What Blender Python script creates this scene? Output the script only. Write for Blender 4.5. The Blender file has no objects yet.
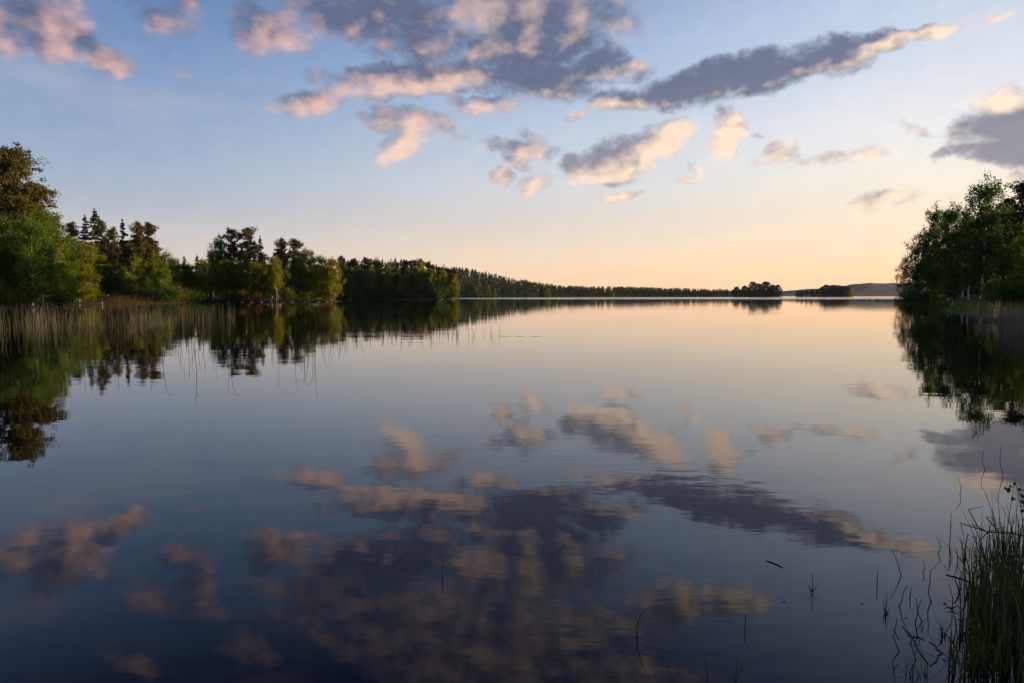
import bpy, math, random
import numpy as np
from mathutils import Vector

scene = bpy.context.scene
col = scene.collection
R = math.radians
CAMH = 1.7
F = 683.0
PITCH = math.atan(45.5 / F)

# ------------------------------------------------------------------ camera
cd = bpy.data.cameras.new("camera"); cam = bpy.data.objects.new("camera", cd); col.objects.link(cam)
cd.sensor_width = 36.0; cd.lens = 36.0 * F / 1024.0
cd.clip_start = 0.05; cd.clip_end = 40000
cam.location = (0, 0, CAMH); cam.rotation_euler = (math.pi / 2 - PITCH, 0, 0)
scene.camera = cam

# ------------------------------------------------------------------ exposure
vs = scene.view_settings
vs.view_transform = 'Standard'; vs.look = 'None'; vs.gamma = 1.0; vs.use_curve_mapping = False
vs.exposure = 1.0
scene.cycles.use_denoising = True
scene.cycles.use_adaptive_sampling = True
scene.cycles.adaptive_threshold = 0.015
scene.cycles.max_bounces = 6; scene.cycles.transparent_max_bounces = 8
scene.cycles.sample_clamp_indirect = 4.0
scene.cycles.caustics_reflective = False; scene.cycles.caustics_refractive = False

SUN_AZ, SUN_EL = 80.0, 3.8     # azimuth from straight ahead towards the right
sa, se = R(SUN_AZ), R(SUN_EL)
sun_dir = Vector((math.sin(sa) * math.cos(se), math.cos(sa) * math.cos(se), math.sin(se)))
sd_ = bpy.data.lights.new("sun", 'SUN'); sun = bpy.data.objects.new("sun", sd_); col.objects.link(sun)
sd_.energy = 5.0; sd_.angle = R(0.6); sd_.color = (1.0, 0.72, 0.40)
sun.rotation_euler = (-sun_dir).to_track_quat('-Z', 'Y').to_euler()
sun.location = sun_dir * 300


def pix_dir(x, y):
    fw = (0, math.cos(PITCH), -math.sin(PITCH)); up = (0, math.sin(PITCH), math.cos(PITCH))
    a = (x - 512) / F; b = (341.5 - y) / F
    v = Vector((a, fw[1] + b * up[1], fw[2] + b * up[2])); v.normalize()
    return v


def azel(x, y, refl=False):
    v = pix_dir(x, y)
    z = -v.z if refl else v.z
    return math.degrees(math.atan2(v.x, v.y)), math.degrees(math.asin(z))


# ------------------------------------------------------------------ sky
world = bpy.data.worlds.new("World"); scene.world = world; world.use_nodes = True
wt = world.node_tree; wt.nodes.clear()


class NT:
    """small node-tree writer"""
    def __init__(s, t): s.t = t
    def n(s, typ, **kw):
        nd = s.t.nodes.new(typ)
        for k, v in kw.items(): setattr(nd, k, v)
        return nd
    def link(s, a, b): s.t.links.new(a, b)
    def put(s, sock, v):
        if isinstance(v, bpy.types.NodeSocket): s.t.links.new(v, sock)
        else: sock.default_value = v
    def m(s, op, a, b=0.0, c=0.0, clamp=False):
        nd = s.t.nodes.new('ShaderNodeMath'); nd.operation = op; nd.use_clamp = clamp
        s.put(nd.inputs[0], a); s.put(nd.inputs[1], b); s.put(nd.inputs[2], c)
        return nd.outputs[0]
    def v(s, op, a, b=(0, 0, 0), c=(0, 0, 0)):
        nd = s.t.nodes.new('ShaderNodeVectorMath'); nd.operation = op
        s.put(nd.inputs[0], a)
        if op == 'SCALE': s.put(nd.inputs['Scale'], b)
        else:
            s.put(nd.inputs[1], b)
            if op == 'MULTIPLY_ADD': s.put(nd.inputs[2], c)
        return nd.outputs['Value'] if op in ('DOT_PRODUCT', 'LENGTH') else nd.outputs[0]
    def noise(s, vec, scale, detail=2.0, rough=0.5, dims='3D', col_=False):
        nd = s.t.nodes.new('ShaderNodeTexNoise'); nd.noise_dimensions = dims
        s.put(nd.inputs['Vector'], vec); s.put(nd.inputs['Scale'], scale)
        nd.inputs['Detail'].default_value = detail; nd.inputs['Roughness'].default_value = rough
        return nd.outputs['Color'] if col_ else nd.outputs[0]
    def smooth(s, x, a, b, lo=0.0, hi=1.0):
        nd = s.t.nodes.new('ShaderNodeMapRange'); nd.interpolation_type = 'SMOOTHSTEP'
        s.put(nd.inputs[0], x)
        for i, q in enumerate((a, b, lo, hi)): s.put(nd.inputs[i + 1], q)
        return nd.outputs[0]
    def ramp(s, x, stops):
        nd = s.t.nodes.new('ShaderNodeValToRGB'); e = nd.color_ramp.elements
        e[0].position, e[0].color = stops[0][0], (*stops[0][1], 1)
        e[1].position, e[1].color = stops[-1][0], (*stops[-1][1], 1)
        for p, c in stops[1:-1]:
            q = e.new(p); q.color = (*c, 1)
        s.put(nd.inputs[0], x); return nd.outputs[0]
    def mix(s, f, a, b, mode='MIX'):
        nd = s.t.nodes.new('ShaderNodeMix'); nd.data_type = 'RGBA'; nd.blend_type = mode
        s.put(nd.inputs[0], f)
        s.put(nd.inputs[6], a if isinstance(a, bpy.types.NodeSocket) else (*a, 1))
        s.put(nd.inputs[7], b if isinstance(b, bpy.types.NodeSocket) else (*b, 1))
        return nd.outputs[2]


def srgb(r, g, b):
    f = lambda c: (c / 255 / 12.92) if c / 255 <= 0.04045 else ((c / 255 + 0.055) / 1.055) ** 2.4
    return (f(r), f(g), f(b))


# cloud lobes: end points of the long axis in degrees of azimuth and elevation, thickness, strength
LOBES = []
def lobe(x1, y1, x2, y2, t, s=1.0, refl=False):
    a = azel(x1, y1, refl); b = azel(x2, y2, refl)
    mx, my = (x1 + x2) / 2, (y1 + y2) / 2
    L = math.hypot(x2 - x1, y2 - y1) + 1e-6
    nx, ny = -(y2 - y1) / L * t, (x2 - x1) / L * t
    if L < 1: nx, ny = 0, t
    c = azel(mx, my, refl); d = azel(mx + nx, my + ny, refl)
    lb = math.hypot(d[0] - c[0], d[1] - c[1])
    dx, dy = b[0] - a[0], b[1] - a[1]
    la = math.hypot(dx, dy) / 2 + lb * 0.8
    an = math.atan2(dy, dx)
    LOBES.append((c[0], c[1], la * 1.15, lb * 1.25, an, s))

for q in [
    (15, 0, 60, 45, 30, .85), (62, 10, 85, 55, 22, .75), (85, 58, 122, 60, 17, .85), (-30, 20, 10, 30, 30, .7),
    (150, 22, 200, 20, 20, .50), (165, -30, 190, 5, 22, .50),
    (240, 25, 300, 35, 25, .75), (300, 5, 430, 15, 36, .85), (350, 0, 460, 40, 42, .85), (440, 5, 620, 20, 38, .95),
    (470, 50, 600, 35, 38, 1.0), (560, 62, 635, 66, 20, .85), (285, 108, 350, 95, 15, .75), (340, 88, 500, 66, 19, 1.0),
    (480, 72, 590, 82, 24, 1.0), (120, 0, 230, -60, 30, .4), (300, -50, 640, -60, 50, .8),
    (370, 116, 455, 125, 16, .85), (378, 155, 425, 132, 17, .8), (450, 100, 515, 103, 10, .75),
    (484, 145, 550, 152, 12, .85), (528, 132, 548, 160, 11, .65), (490, 178, 508, 178, 8, .7), (520, 186, 548, 180, 11, .7),
    (565, 166, 600, 165, 13, .8), (595, 162, 645, 153, 22, 1.0), (635, 152, 680, 133, 19, .95), (570, 177, 640, 174, 9, .8),
    (602, 197, 640, 194, 6, .75), (675, 184, 700, 182, 5, .45),
    (727, 122, 716, 158, 14, .85), (724, 116, 732, 130, 15, .85),
    (600, 98, 655, 97, 13, .85), (640, 90, 735, 86, 21, 1.1), (700, 82, 800, 66, 22, 1.15), (780, 66, 868, 50, 19, 1.1),
    (850, 50, 900, 44, 12, .95), (890, 42, 960, 30, 8, .85),
    (755, 156, 795, 148, 10, .7), (812, 156, 850, 157, 8, .6), (852, 158, 890, 152, 9, .55), (740, 135, 760, 137, 4, .4),
    (955, 150, 1080, 150, 18, 1.0), (970, 132, 1080, 118, 26, 1.1), (985, 106, 1012, 100, 16, .85), (925, 156, 975, 152, 8, .65),
    (1012, 175, 1060, 170, 7, .7), (1060, 100, 1180, 120, 40, 1.0),
    (850, 206, 915, 197, 8, .75), (860, 213, 892, 211, 4, .4), (980, 18, 1015, 14, 5, .4), (880, 0, 905, -5, 5, .3),
    (395, 125, 470, 132, 9, .55), (300, 70, 345, 80, 9, .45), (610, 75, 650, 60, 10, .5), (560, 115, 600, 108, 6, .45), (500, 160, 530, 168, 8, .55), (690, 160, 700, 175, 6, .4), (790, 158, 815, 160, 5, .4), (905, 120, 940, 135, 6, .4), (170, 72, 190, 74, 5, .45), (250, 104, 262, 103, 4, .45),
]: lobe(*q)
for q in [
    (640, 612, 700, 600, 24, .85), (695, 600, 760, 600, 17, .85), (280, 592, 470, 610, 42, .75), (360, 640, 560, 665, 50, .85),
    (130, 598, 190, 600, 18, .6), (105, 655, 150, 680, 16, .55), (225, 640, 275, 662, 18, .55), (560, 690, 700, 700, 40, .7),
]: lobe(*q, refl=True)

# group: cloud amount at a point (az, el, 1)
gd = bpy.data.node_groups.new("cloud_amount", 'ShaderNodeTree')
gd.interface.new_socket("P", in_out='INPUT', socket_type='NodeSocketVector')
gd.interface.new_socket("D", in_out='OUTPUT', socket_type='NodeSocketFloat')
gd.interface.new_socket("S", in_out='OUTPUT', socket_type='NodeSocketFloat')
g = NT(gd); gi = g.n('NodeGroupInput'); go = g.n('NodeGroupOutput')
P0 = gi.outputs[0]
w1 = g.v('SUBTRACT', g.noise(P0, 0.22, 4.0, 0.55, col_=True), (0.5, 0.5, 0.5))
w1 = g.v('MULTIPLY', w1, (3.0, 2.3, 0.0))
w2 = g.v('SUBTRACT', g.noise(P0, 0.9, 2.0, 0.5, col_=True), (0.5, 0.5, 0.5))
P = g.v('ADD', g.v('ADD', P0, w1), g.v('MULTIPLY', w2, (0.9, 0.8, 0.0)))
acc = None
for (cx, cy, la, lb, an, s) in LOBES:
    ca, sn = math.cos(an), math.sin(an)
    u = g.v('DOT_PRODUCT', P, (ca / la, sn / la, -(cx * ca + cy * sn) / la))
    v = g.v('DOT_PRODUCT', P, (-sn / lb, ca / lb, (cx * sn - cy * ca) / lb))
    r2 = g.m('MULTIPLY_ADD', v, v, g.m('MULTIPLY', u, u))
    w = g.m('MULTIPLY_ADD', r2, -s, s)
    acc = g.m('MAXIMUM', w, 0.0) if acc is None else g.m('MAXIMUM', w, acc)
hi = g.noise(g.v('MULTIPLY', P0, (1.0, 1.4, 0.0)), 0.50, 6.0, 0.60)
D = g.m('ADD', acc, g.m('MULTIPLY_ADD', hi, 1.55, -0.86))
D = g.m('MULTIPLY', D, g.m('MULTIPLY', acc, 3.0, clamp=True))
g.link(D, go.inputs[0])
# the same amount without its finest detail, for the broad light and shade
lo = g.noise(g.v('MULTIPLY', P0, (1.0, 1.4, 0.0)), 0.50, 2.2, 0.5)
g.link(g.m('ADD', acc, g.m('MULTIPLY_ADD', lo, 1.5, -0.80)), go.inputs[1])

w = NT(wt)
tc = w.n('ShaderNodeTexCoord'); sep = w.n('ShaderNodeSeparateXYZ'); w.link(tc.outputs['Generated'], sep.inputs[0])
az = w.m('MULTIPLY', w.m('ARCTAN2', sep.outputs[0], sep.outputs[1]), 57.29578)
el = w.m('MULTIPLY', w.m('ARCSINE', sep.outputs[2]), 57.29578)
cmb = w.n('ShaderNodeCombineXYZ'); w.link(az, cmb.inputs[0]); w.link(el, cmb.inputs[1]); cmb.inputs[2].default_value = 1.0
PP = cmb.outputs[0]
def cloud_at(vec):
    gn = w.n('ShaderNodeGroup'); gn.node_tree = gd; w.link(vec, gn.inputs[0]); return gn.outputs[0], gn.outputs[1]
d0, s0 = cloud_at(PP)
d1, s1 = cloud_at(w.v('ADD', PP, (1.15, -0.75, 0.0)))
cover = w.smooth(d0, -0.13, 0.76)
# light that reaches this spot of cloud past the cloud standing sunwards of it, with the relief of its billows
def billow(vec): return w.noise(w.v('MULTIPLY', vec, (1.0, 1.3, 0.0)), 0.62, 3.0, 0.55)
relief = w.m('SUBTRACT', billow(PP), billow(w.v('ADD', PP, (0.45, -0.40, 0.0))))
lv = w.m('MULTIPLY_ADD', w.m('SUBTRACT', s0, s1), w.smooth(el, 19.0, 26.0, 0.62, 0.25), 0.40)
lv = w.m('MULTIPLY_ADD', s1, -0.30, lv)
lv = w.m('MULTIPLY_ADD', relief, w.smooth(el, 17.0, 24.0, 0.80, 0.30), lv)
broad = w.noise(w.v('MULTIPLY', PP, (1.0, 1.5, 0.0)), 0.22, 2.0, 0.5)
lv = w.m('MULTIPLY_ADD', w.m('SUBTRACT', broad, 0.5), 0.9, lv)
# lit and shaded patches painted by hand into the cloud colour
def local(x1, y1, x2, y2, t, s_):
    n0 = len(LOBES); lobe(x1, y1, x2, y2, t, abs(s_)); cx, cy, la, lb, an, q = LOBES.pop()
    ca, sn = math.cos(an), math.sin(an)
    u = w.v('DOT_PRODUCT', PP, (ca / la, sn / la, -(cx * ca + cy * sn) / la)); v = w.v('DOT_PRODUCT', PP, (-sn / lb, ca / lb, (cx * sn - cy * ca) / lb))
    r2 = w.m('MULTIPLY_ADD', v, v, w.m('MULTIPLY', u, u))
    return w.m('MULTIPLY', w.m('MAXIMUM', w.m('SUBTRACT', 1.0, r2), 0.0), s_)
for q in [(720, 115, 718, 165, 24, 1.0), (640, 158, 685, 130, 18, .75), (970, 102, 1018, 100, 16, 1.7), (540, 10, 620, 20, 26, .25), (600, 100, 612, 98, 10, .6), (560, 178, 640, 172, 9, .5), (655, 135, 690, 130, 16, .6), (345, 92, 400, 84, 12, .9), (400, 90, 495, 76, 8, .5), (380, 160, 425, 115, 22, .7),
          (40, 15, 110, 62, 20, .45), (290, 40, 310, 20, 20, .4), (455, 10, 490, 5, 26, .5),
          (620, 104, 870, 58, 30, -1.5), (500, 85, 600, 75, 30, -.9), (320, 25, 430, 25, 40, -.6), (560, 30, 640, 30, 40, -.5), (930, 152, 1080, 138, 30, -1.3), (560, 165, 600, 155, 16, -.5), (150, 20, 200, 20, 30, -.6), (480, 150, 520, 150, 12, -.5)]:
    lv = w.m('MULTIPLY_ADD', local(*q), 0.62, lv)
litness = w.m('MULTIPLY_ADD', w.smooth(lv, -0.35, 1.35), 1.20, -0.10, clamp=True)
tone = w.m('MULTIPLY_ADD', billow(w.v('ADD', PP, (7.0, 3.0, 0.0))), 0.35, 0.83)

sky = w.n('ShaderNodeTexSky', sky_type='NISHITA'); sky.sun_disc = False
sky.sun_elevation = R(SUN_EL); sky.sun_rotation = R(SUN_AZ)
sky.altitude = 100; sky.air_density = 1.0; sky.dust_density = 1.2; sky.ozone_density = 1.0
base = sky.outputs[0]
K = 6.25
def stops(rows):
    return [(math.sqrt(max(e, 0) / 90.0), srgb(*c)) for e, c in rows]
elf = w.m('SQRT', w.m('MULTIPLY', w.m('ABSOLUTE', el), 1 / 90.0))
gl = w.ramp(elf, stops([(0, (205, 170, 155)), (2.1, (197, 181, 172)), (5, (184, 186, 192)), (9, (153, 174, 200)), (16, (118, 149, 191)), (22, (90, 124, 174)), (29, (24, 52, 104)), (90, (36, 56, 100))]))
gc = w.ramp(elf, stops([(0, (232, 184, 147)), (1.5, (234, 194, 160)), (3.5, (231, 208, 182)), (6, (222, 212, 203)), (9, (208, 213, 220)), (13, (186, 201, 221)), (20, (142, 171, 210)), (29, (40, 70, 122)), (90, (38, 58, 104))]))
gr = w.ramp(elf, stops([(0, (250, 184, 134)), (2.2, (255, 210, 162)), (5, (255, 230, 200)), (8, (250, 239, 222)), (12, (238, 238, 240)), (18, (204, 216, 234)), (22, (180, 199, 228)), (31, (84, 112, 160)), (90, (42, 62, 108))]))
t1 = w.smooth(az, -34.0, 6.0); t2 = w.smooth(az, -2.0, 34.0); t3 = w.m('SUBTRACT', 1.0, w.smooth(az, 95.0, 170.0))
grad = w.mix(w.m('MULTIPLY', t1, t3), gl, gc); grad = w.mix(w.m('MULTIPLY', t2, t3), grad, gr)
dsun = w.v('DOT_PRODUCT', tc.outputs['Generated'], tuple(sun_dir))
# the air glows brighter close to the horizon
grad = w.v('SCALE', grad, w.m('MULTIPLY_ADD', w.m('SUBTRACT', 1.0, w.smooth(el, 0.0, 7.0)), 0.30, 1.0))
# thin veil of high cloud
veil = w.smooth(w.noise(w.v('MULTIPLY', PP, (0.35, 1.6, 0.0)), 0.11, 3.0, 0.6), 0.50, 0.80)
grad = w.mix(w.m('MULTIPLY', veil, 0.30), grad, srgb(235, 215, 208))
bgA = w.v('MULTIPLY_ADD', base, (0.06, 0.06, 0.06), w.v('SCALE', grad, K * 1.05))
near_sun = w.smooth(az, -30.0, 38.0)
low = w.m('SUBTRACT', 1.0, w.smooth(el, 9.0, 17.0))
shadecol = w.mix(near_sun, srgb(92, 101, 132), srgb(106, 114, 140))
shadecol = w.mix(w.m('MULTIPLY', low, 0.5), shadecol, srgb(175, 165, 170))
litcol = w.mix(near_sun, srgb(218, 178, 172), srgb(255, 226, 196))
litcol = w.mix(w.m('MULTIPLY', low, 0.6), litcol, srgb(255, 226, 196))
litcol = w.v('SCALE', litcol, w.m('MULTIPLY_ADD', near_sun, 0.18, 1.02))
ccol = w.v('SCALE', w.mix(litness, shadecol, litcol), w.m('MULTIPLY', tone, K))
final = w.mix(w.m('MULTIPLY', cover, 0.95), bgA, ccol)
bg = w.n('ShaderNodeBackground'); w.link(final, bg.inputs[0]); bg.inputs[1].default_value = 0.08
wo = w.n('ShaderNodeOutputWorld'); w.link(bg.outputs[0], wo.inputs[0])
world.cycles.sampling_method = 'MANUAL'; world.cycles.sample_map_resolution = 512
#BUILD
rng = np.random.default_rng(7)
random.seed(7)


# ------------------------------------------------------------------ object helpers
def mesh_np(name, V, Fq, mat, smooth=False, mats=None, midx=None):
    V = np.asarray(V, np.float32).reshape(-1, 3); Fq = np.asarray(Fq, np.int32)
    k = Fq.shape[1]
    me = bpy.data.meshes.new(name)
    me.vertices.add(len(V)); me.vertices.foreach_set('co', V.ravel())
    me.loops.add(Fq.size); me.loops.foreach_set('vertex_index', Fq.ravel())
    me.polygons.add(len(Fq)); me.polygons.foreach_set('loop_start', np.arange(0, Fq.size, k, dtype=np.int32))
    me.polygons.foreach_set('loop_total', np.full(len(Fq), k, np.int32))
    me.materials.append(mat)
    if mats:
        for q in mats: me.materials.append(q)
        me.polygons.foreach_set('material_index', midx)
    if smooth: me.polygons.foreach_set('use_smooth', np.ones(len(Fq), bool))
    me.update(calc_edges=True); me.validate()
    return me


def add(name, me, parent=None, loc=None, rotz=0, sc=None):
    o = bpy.data.objects.new(name, me); col.objects.link(o)
    if parent: o.parent = parent
    if loc is not None: o.location = loc
    if rotz: o.rotation_euler = (0, 0, rotz)
    if sc: o.scale = sc
    return o


def tag(o, label, cat, group=None, kind=None):
    o['label'] = label; o['category'] = cat
    if group: o['group'] = group
    if kind: o['kind'] = kind
    return o


def struct(o): o['kind'] = 'structure'; return o


class Geo:
    """collects quads"""
    def __init__(s): s.V = []; s.F = []; s.n = 0
    def raw(s, V, Fq):
        V = np.asarray(V, float).reshape(-1, 3); s.V.append(V); s.F.append(np.asarray(Fq) + s.n); s.n += len(V)
    def tube(s, pts, rad, n=6):
        pts = np.asarray(pts, float); m = len(pts)
        d = np.gradient(pts, axis=0); d /= np.linalg.norm(d, axis=1)[:, None] + 1e-9
        ref = np.array([1.0, 0.13, 0.07]) if abs(d[0][0]) < 0.8 else np.array([0.1, 1.0, 0.1])
        a = np.cross(d, ref); a /= np.linalg.norm(a, axis=1)[:, None] + 1e-9
        b = np.cross(d, a)
        t = np.arange(n) / n * 2 * math.pi
        rad = np.broadcast_to(np.asarray(rad, float), (m,))
        V = pts[:, None, :] + rad[:, None, None] * (np.cos(t)[None, :, None] * a[:, None, :] + np.sin(t)[None, :, None] * b[:, None, :])
        i = np.arange(m - 1)[:, None] * n; j = np.arange(n)[None, :]; j2 = (j + 1) % n
        Fq = np.stack([i + j, i + j2, i + n + j2, i + n + j], -1).reshape(-1, 4)
        s.raw(V.reshape(-1, 3), Fq)
    def leaves(s, C, size, aspect=1.5, up=0.0, rg=rng):
        """one small bent-free quad per centre, random orientation; up>0 hangs its long side vertically"""
        n = len(C)
        a = rg.normal(size=(n, 3)); a[:, 2] += up * np.sign(rg.normal(size=n)) * 2
        a /= np.linalg.norm(a, axis=1)[:, None]
        b = rg.normal(size=(n, 3)); b -= (b * a).sum(1)[:, None] * a; b /= np.linalg.norm(b, axis=1)[:, None]
        sz = size * rg.uniform(0.6, 1.4, n)[:, None] * 0.5
        A = a * sz * aspect; B = b * sz
        V = np.stack([C - A, C - B * 0.9 + A * 0.1, C + A, C + B * 0.9 + A * 0.1], 1)
        s.raw(V.reshape(-1, 3), np.arange(4 * n).reshape(-1, 4))
    def box(s, c, h, rz=0.0):
        x, y, z = h; V = np.array([[i * x, j * y, k * z] for k in (-1, 1) for (i, j) in ((-1, -1), (1, -1), (1, 1), (-1, 1))], float)
        ca, sn = math.cos(rz), math.sin(rz)
        V[:, :2] = V[:, :2] @ np.array([[ca, sn], [-sn, ca]])
        s.raw(V + np.asarray(c), [[3, 2, 1, 0], [4, 5, 6, 7], [0, 1, 5, 4], [1, 2, 6, 5], [2, 3, 7, 6], [3, 0, 4, 7]])
    def mesh(s, name, mat, smooth=False):
        return mesh_np(name, np.concatenate(s.V), np.concatenate(s.F), mat, smooth)


# ------------------------------------------------------------------ materials
def new_mat(name):
    m = bpy.data.materials.new(name); m.use_nodes = True
    t = m.node_tree; b = t.nodes['Principled BSDF']
    return m, NT(t), b, t.nodes['Material Output']


def leaf_mat(name, c1, c2, transl=0.35, tcol=None, rough=0.6):
    m, t, b, out = new_mat(name)
    geo = t.n('ShaderNodeNewGeometry'); oi = t.n('ShaderNodeObjectInfo')
    f = t.m('MULTIPLY_ADD', oi.outputs['Random'], 0.55, t.m('MULTIPLY', geo.outputs['Random Per Island'], 0.45))
    c = t.mix(f, c1, c2)
    t.link(c, b.inputs['Base Color']); b.inputs['Roughness'].default_value = rough
    b.inputs['Specular IOR Level'].default_value = 0.08
    tr = t.n('ShaderNodeBsdfTranslucent')
    t.link(t.mix(0.75, c, tcol or c2) if True else c, tr.inputs[0])
    mx = t.n('ShaderNodeMixShader'); mx.inputs[0].default_value = transl
    t.link(b.outputs[0], mx.inputs[1]); t.link(tr.outputs[0], mx.inputs[2]); t.link(mx.outputs[0], out.inputs[0])
    return m


def simple_mat(name, c1, c2, scale=3.0, rough=0.9, bump=0.0, stretch=(1, 1, 1), spec=0.2):
    m, t, b, out = new_mat(name)
    tcn = t.n('ShaderNodeTexCoord')
    vv = t.v('MULTIPLY', tcn.outputs['Object'], stretch)
    nz = t.noise(vv, scale, 4.0, 0.6)
    f = t.smooth(nz, 0.35, 0.65)
    t.link(t.mix(f, c1, c2), b.inputs['Base Color']); b.inputs['Roughness'].default_value = rough
    b.inputs['Specular IOR Level'].default_value = spec
    if bump:
        bp = t.n('ShaderNodeBump'); bp.inputs['Strength'].default_value = 0.6; bp.inputs['Distance'].default_value = bump
        t.link(nz, bp.inputs['Height']); t.link(bp.outputs[0], b.inputs['Normal'])
    return m


M_birch = leaf_mat('birch_leaves', (0.075, 0.120, 0.011), (0.140, 0.175, 0.015), 0.48, (0.26, 0.32, 0.02))
M_birch_dark = leaf_mat('deep_green_leaves', (0.030, 0.068, 0.014), (0.055, 0.105, 0.018), 0.38, (0.09, 0.17, 0.02))
M_fresh = leaf_mat('fresh_spring_leaves', (0.105, 0.130, 0.010), (0.180, 0.185, 0.012), 0.50, (0.32, 0.32, 0.02))
M_pine = leaf_mat('pine_needles', (0.046, 0.048, 0.014), (0.098, 0.082, 0.022), 0.18, (0.12, 0.10, 0.03))
M_spruce = leaf_mat('spruce_needles', (0.024, 0.036, 0.014), (0.050, 0.062, 0.020), 0.08, (0.04, 0.06, 0.02))
M_bush = leaf_mat('willow_leaves', (0.060, 0.085, 0.014), (0.130, 0.145, 0.024), 0.40, (0.20, 0.22, 0.04))
M_rust = leaf_mat('rusty_twigs', (0.09, 0.056, 0.020), (0.17, 0.105, 0.032), 0.30, (0.32, 0.13, 0.04))
M_reed = leaf_mat('dry_reed', (0.095, 0.088, 0.064), (0.230, 0.210, 0.155), 0.20, (0.25, 0.18, 0.10), 0.7)
M_reedgreen = leaf_mat('green_reed', (0.026, 0.056, 0.012), (0.072, 0.115, 0.026), 0.30, (0.09, 0.13, 0.03), 0.5)
M_reeddark = leaf_mat('wet_dark_reed', (0.020, 0.020, 0.010), (0.060, 0.055, 0.028), 0.15, (0.06, 0.05, 0.03), 0.5)
M_reedtan = leaf_mat('pale_reed', (0.26, 0.22, 0.16), (0.46, 0.40, 0.30), 0.25, (0.3, 0.24, 0.16), 0.7)
M_mid = leaf_mat('mid_green_leaves', (0.050, 0.100, 0.013), (0.090, 0.145, 0.018), 0.42, (0.17, 0.27, 0.02))
M_far = leaf_mat('far_conifer', (0.018, 0.034, 0.012), (0.036, 0.056, 0.018), 0.10, (0.04, 0.07, 0.02))
M_grass = leaf_mat('bank_grass', (0.13, 0.27, 0.028), (0.21, 0.37, 0.045), 0.35, (0.14, 0.24, 0.03))
M_bark = simple_mat('brown_bark', (0.055, 0.036, 0.024), (0.13, 0.085, 0.055), 6, 0.95, 0.03, (1, 1, 0.25))
M_pinebark = simple_mat('orange_pine_bark', (0.14, 0.060, 0.028), (0.30, 0.135, 0.060), 5, 0.95, 0.03, (1, 1, 0.3))
M_twig = simple_mat('dark_twig', (0.018, 0.014, 0.010), (0.05, 0.04, 0.03), 20, 0.8)
M_land = simple_mat('forest_floor', (0.022, 0.022, 0.010), (0.060, 0.050, 0.020), 0.6, 1.0, 0.1)
M_turf = simple_mat('shore_turf', (0.040, 0.070, 0.014), (0.075, 0.110, 0.020), 0.8, 1.0, 0.1)
M_hill = simple_mat('far_forest_hill', (0.010, 0.020, 0.012), (0.030, 0.045, 0.022), 0.02, 1.0, 6.0)
M_rock = simple_mat('granite', (0.07, 0.052, 0.045), (0.20, 0.145, 0.115), 2.5, 0.85, 0.04)
M_wood = simple_mat('weathered_wood', (0.17, 0.165, 0.16), (0.32, 0.31, 0.30), 4, 0.85, 0.01, (0.3, 6, 1))
M_white = simple_mat('white_paint', (0.62, 0.60, 0.58), (0.80, 0.79, 0.77), 6, 0.6)


def birch_bark():
    m, t, b, out = new_mat('birch_bark')
    tcn = t.n('ShaderNodeTexCoord')
    nz = t.noise(t.v('MULTIPLY', tcn.outputs['Object'], (2.0, 2.0, 5.0)), 1.0, 4.0, 0.7)
    f = t.smooth(nz, 0.50, 0.62)
    t.link(t.mix(f, (0.58, 0.54, 0.49), (0.045, 0.036, 0.030)), b.inputs['Base Color'])
    b.inputs['Roughness'].default_value = 0.8
    return m
M_birchbark = birch_bark()


# ------------------------------------------------------------------ water
def water_mat():
    m, t, b, out = new_mat('lake_water')
    b.inputs['Base Color'].default_value = (0.0035, 0.0035, 0.0045, 1)
    b.inputs['IOR'].default_value = 1.40
    geo = t.n('ShaderNodeNewGeometry'); P = geo.outputs['Position']
    sp = t.n('ShaderNodeSeparateXYZ'); t.link(P, sp.inputs[0])
    # ruffled zone: wind touches the open water far out; calm near the shores
    dist = t.v('LENGTH', P)
    wob = t.noise(t.v('MULTIPLY', P, (0.004, 0.012, 0)), 1.0, 2.0, 0.5)
    far = t.smooth(t.m('MULTIPLY_ADD', wob, 220.0, t.m('SUBTRACT', dist, 110.0)), 330.0, 420.0)
    # long swell and small ripples
    n1 = t.noise(t.v('MULTIPLY', P, (0.55, 0.80, 0)), 1.0, 2.0, 0.5)
    n2 = t.noise(t.v('MULTIPLY', P, (2.6, 6.5, 0)), 1.0, 2.0, 0.5)
    patch = t.smooth(t.noise(t.v('MULTIPLY', P, (0.10, 0.22, 0)), 1.0, 2.0, 0.5), 0.42, 0.68)
    h = t.m('MULTIPLY', n1, 0.0038)
    h = t.m('MULTIPLY_ADD', n2, t.m('MULTIPLY_ADD', patch, 0.0011, 0.00028), h)
    n3 = t.noise(t.v('MULTIPLY', P, (0.9, 1.6, 0)), 1.0, 2.0, 0.6)
    h = t.m('MULTIPLY_ADD', n3, t.m('MULTIPLY', far, 0.16), h)
    bp = t.n('ShaderNodeBump'); bp.inputs['Strength'].default_value = 1.0; bp.inputs['Distance'].default_value = 1.0
    t.link(h, bp.inputs['Height']); t.link(bp.outputs[0], b.inputs['Normal'])
    t.link(t.m('MULTIPLY_ADD', far, 0.10, 0.012), b.inputs['Roughness'])
    return m
M_water = water_mat()
S = 15000
me = mesh_np('water', [(-S, -S, 0), (S, -S, 0), (S, S, 0), (-S, S, 0)], [[0, 1, 2, 3]], M_water)
struct(add('water', me))


# ------------------------------------------------------------------ land
def wx(px, Y): return (px - 512) / F * Y

def poly(pts): return np.array([(wx(p, Y), Y) for p, Y in pts], float)

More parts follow.
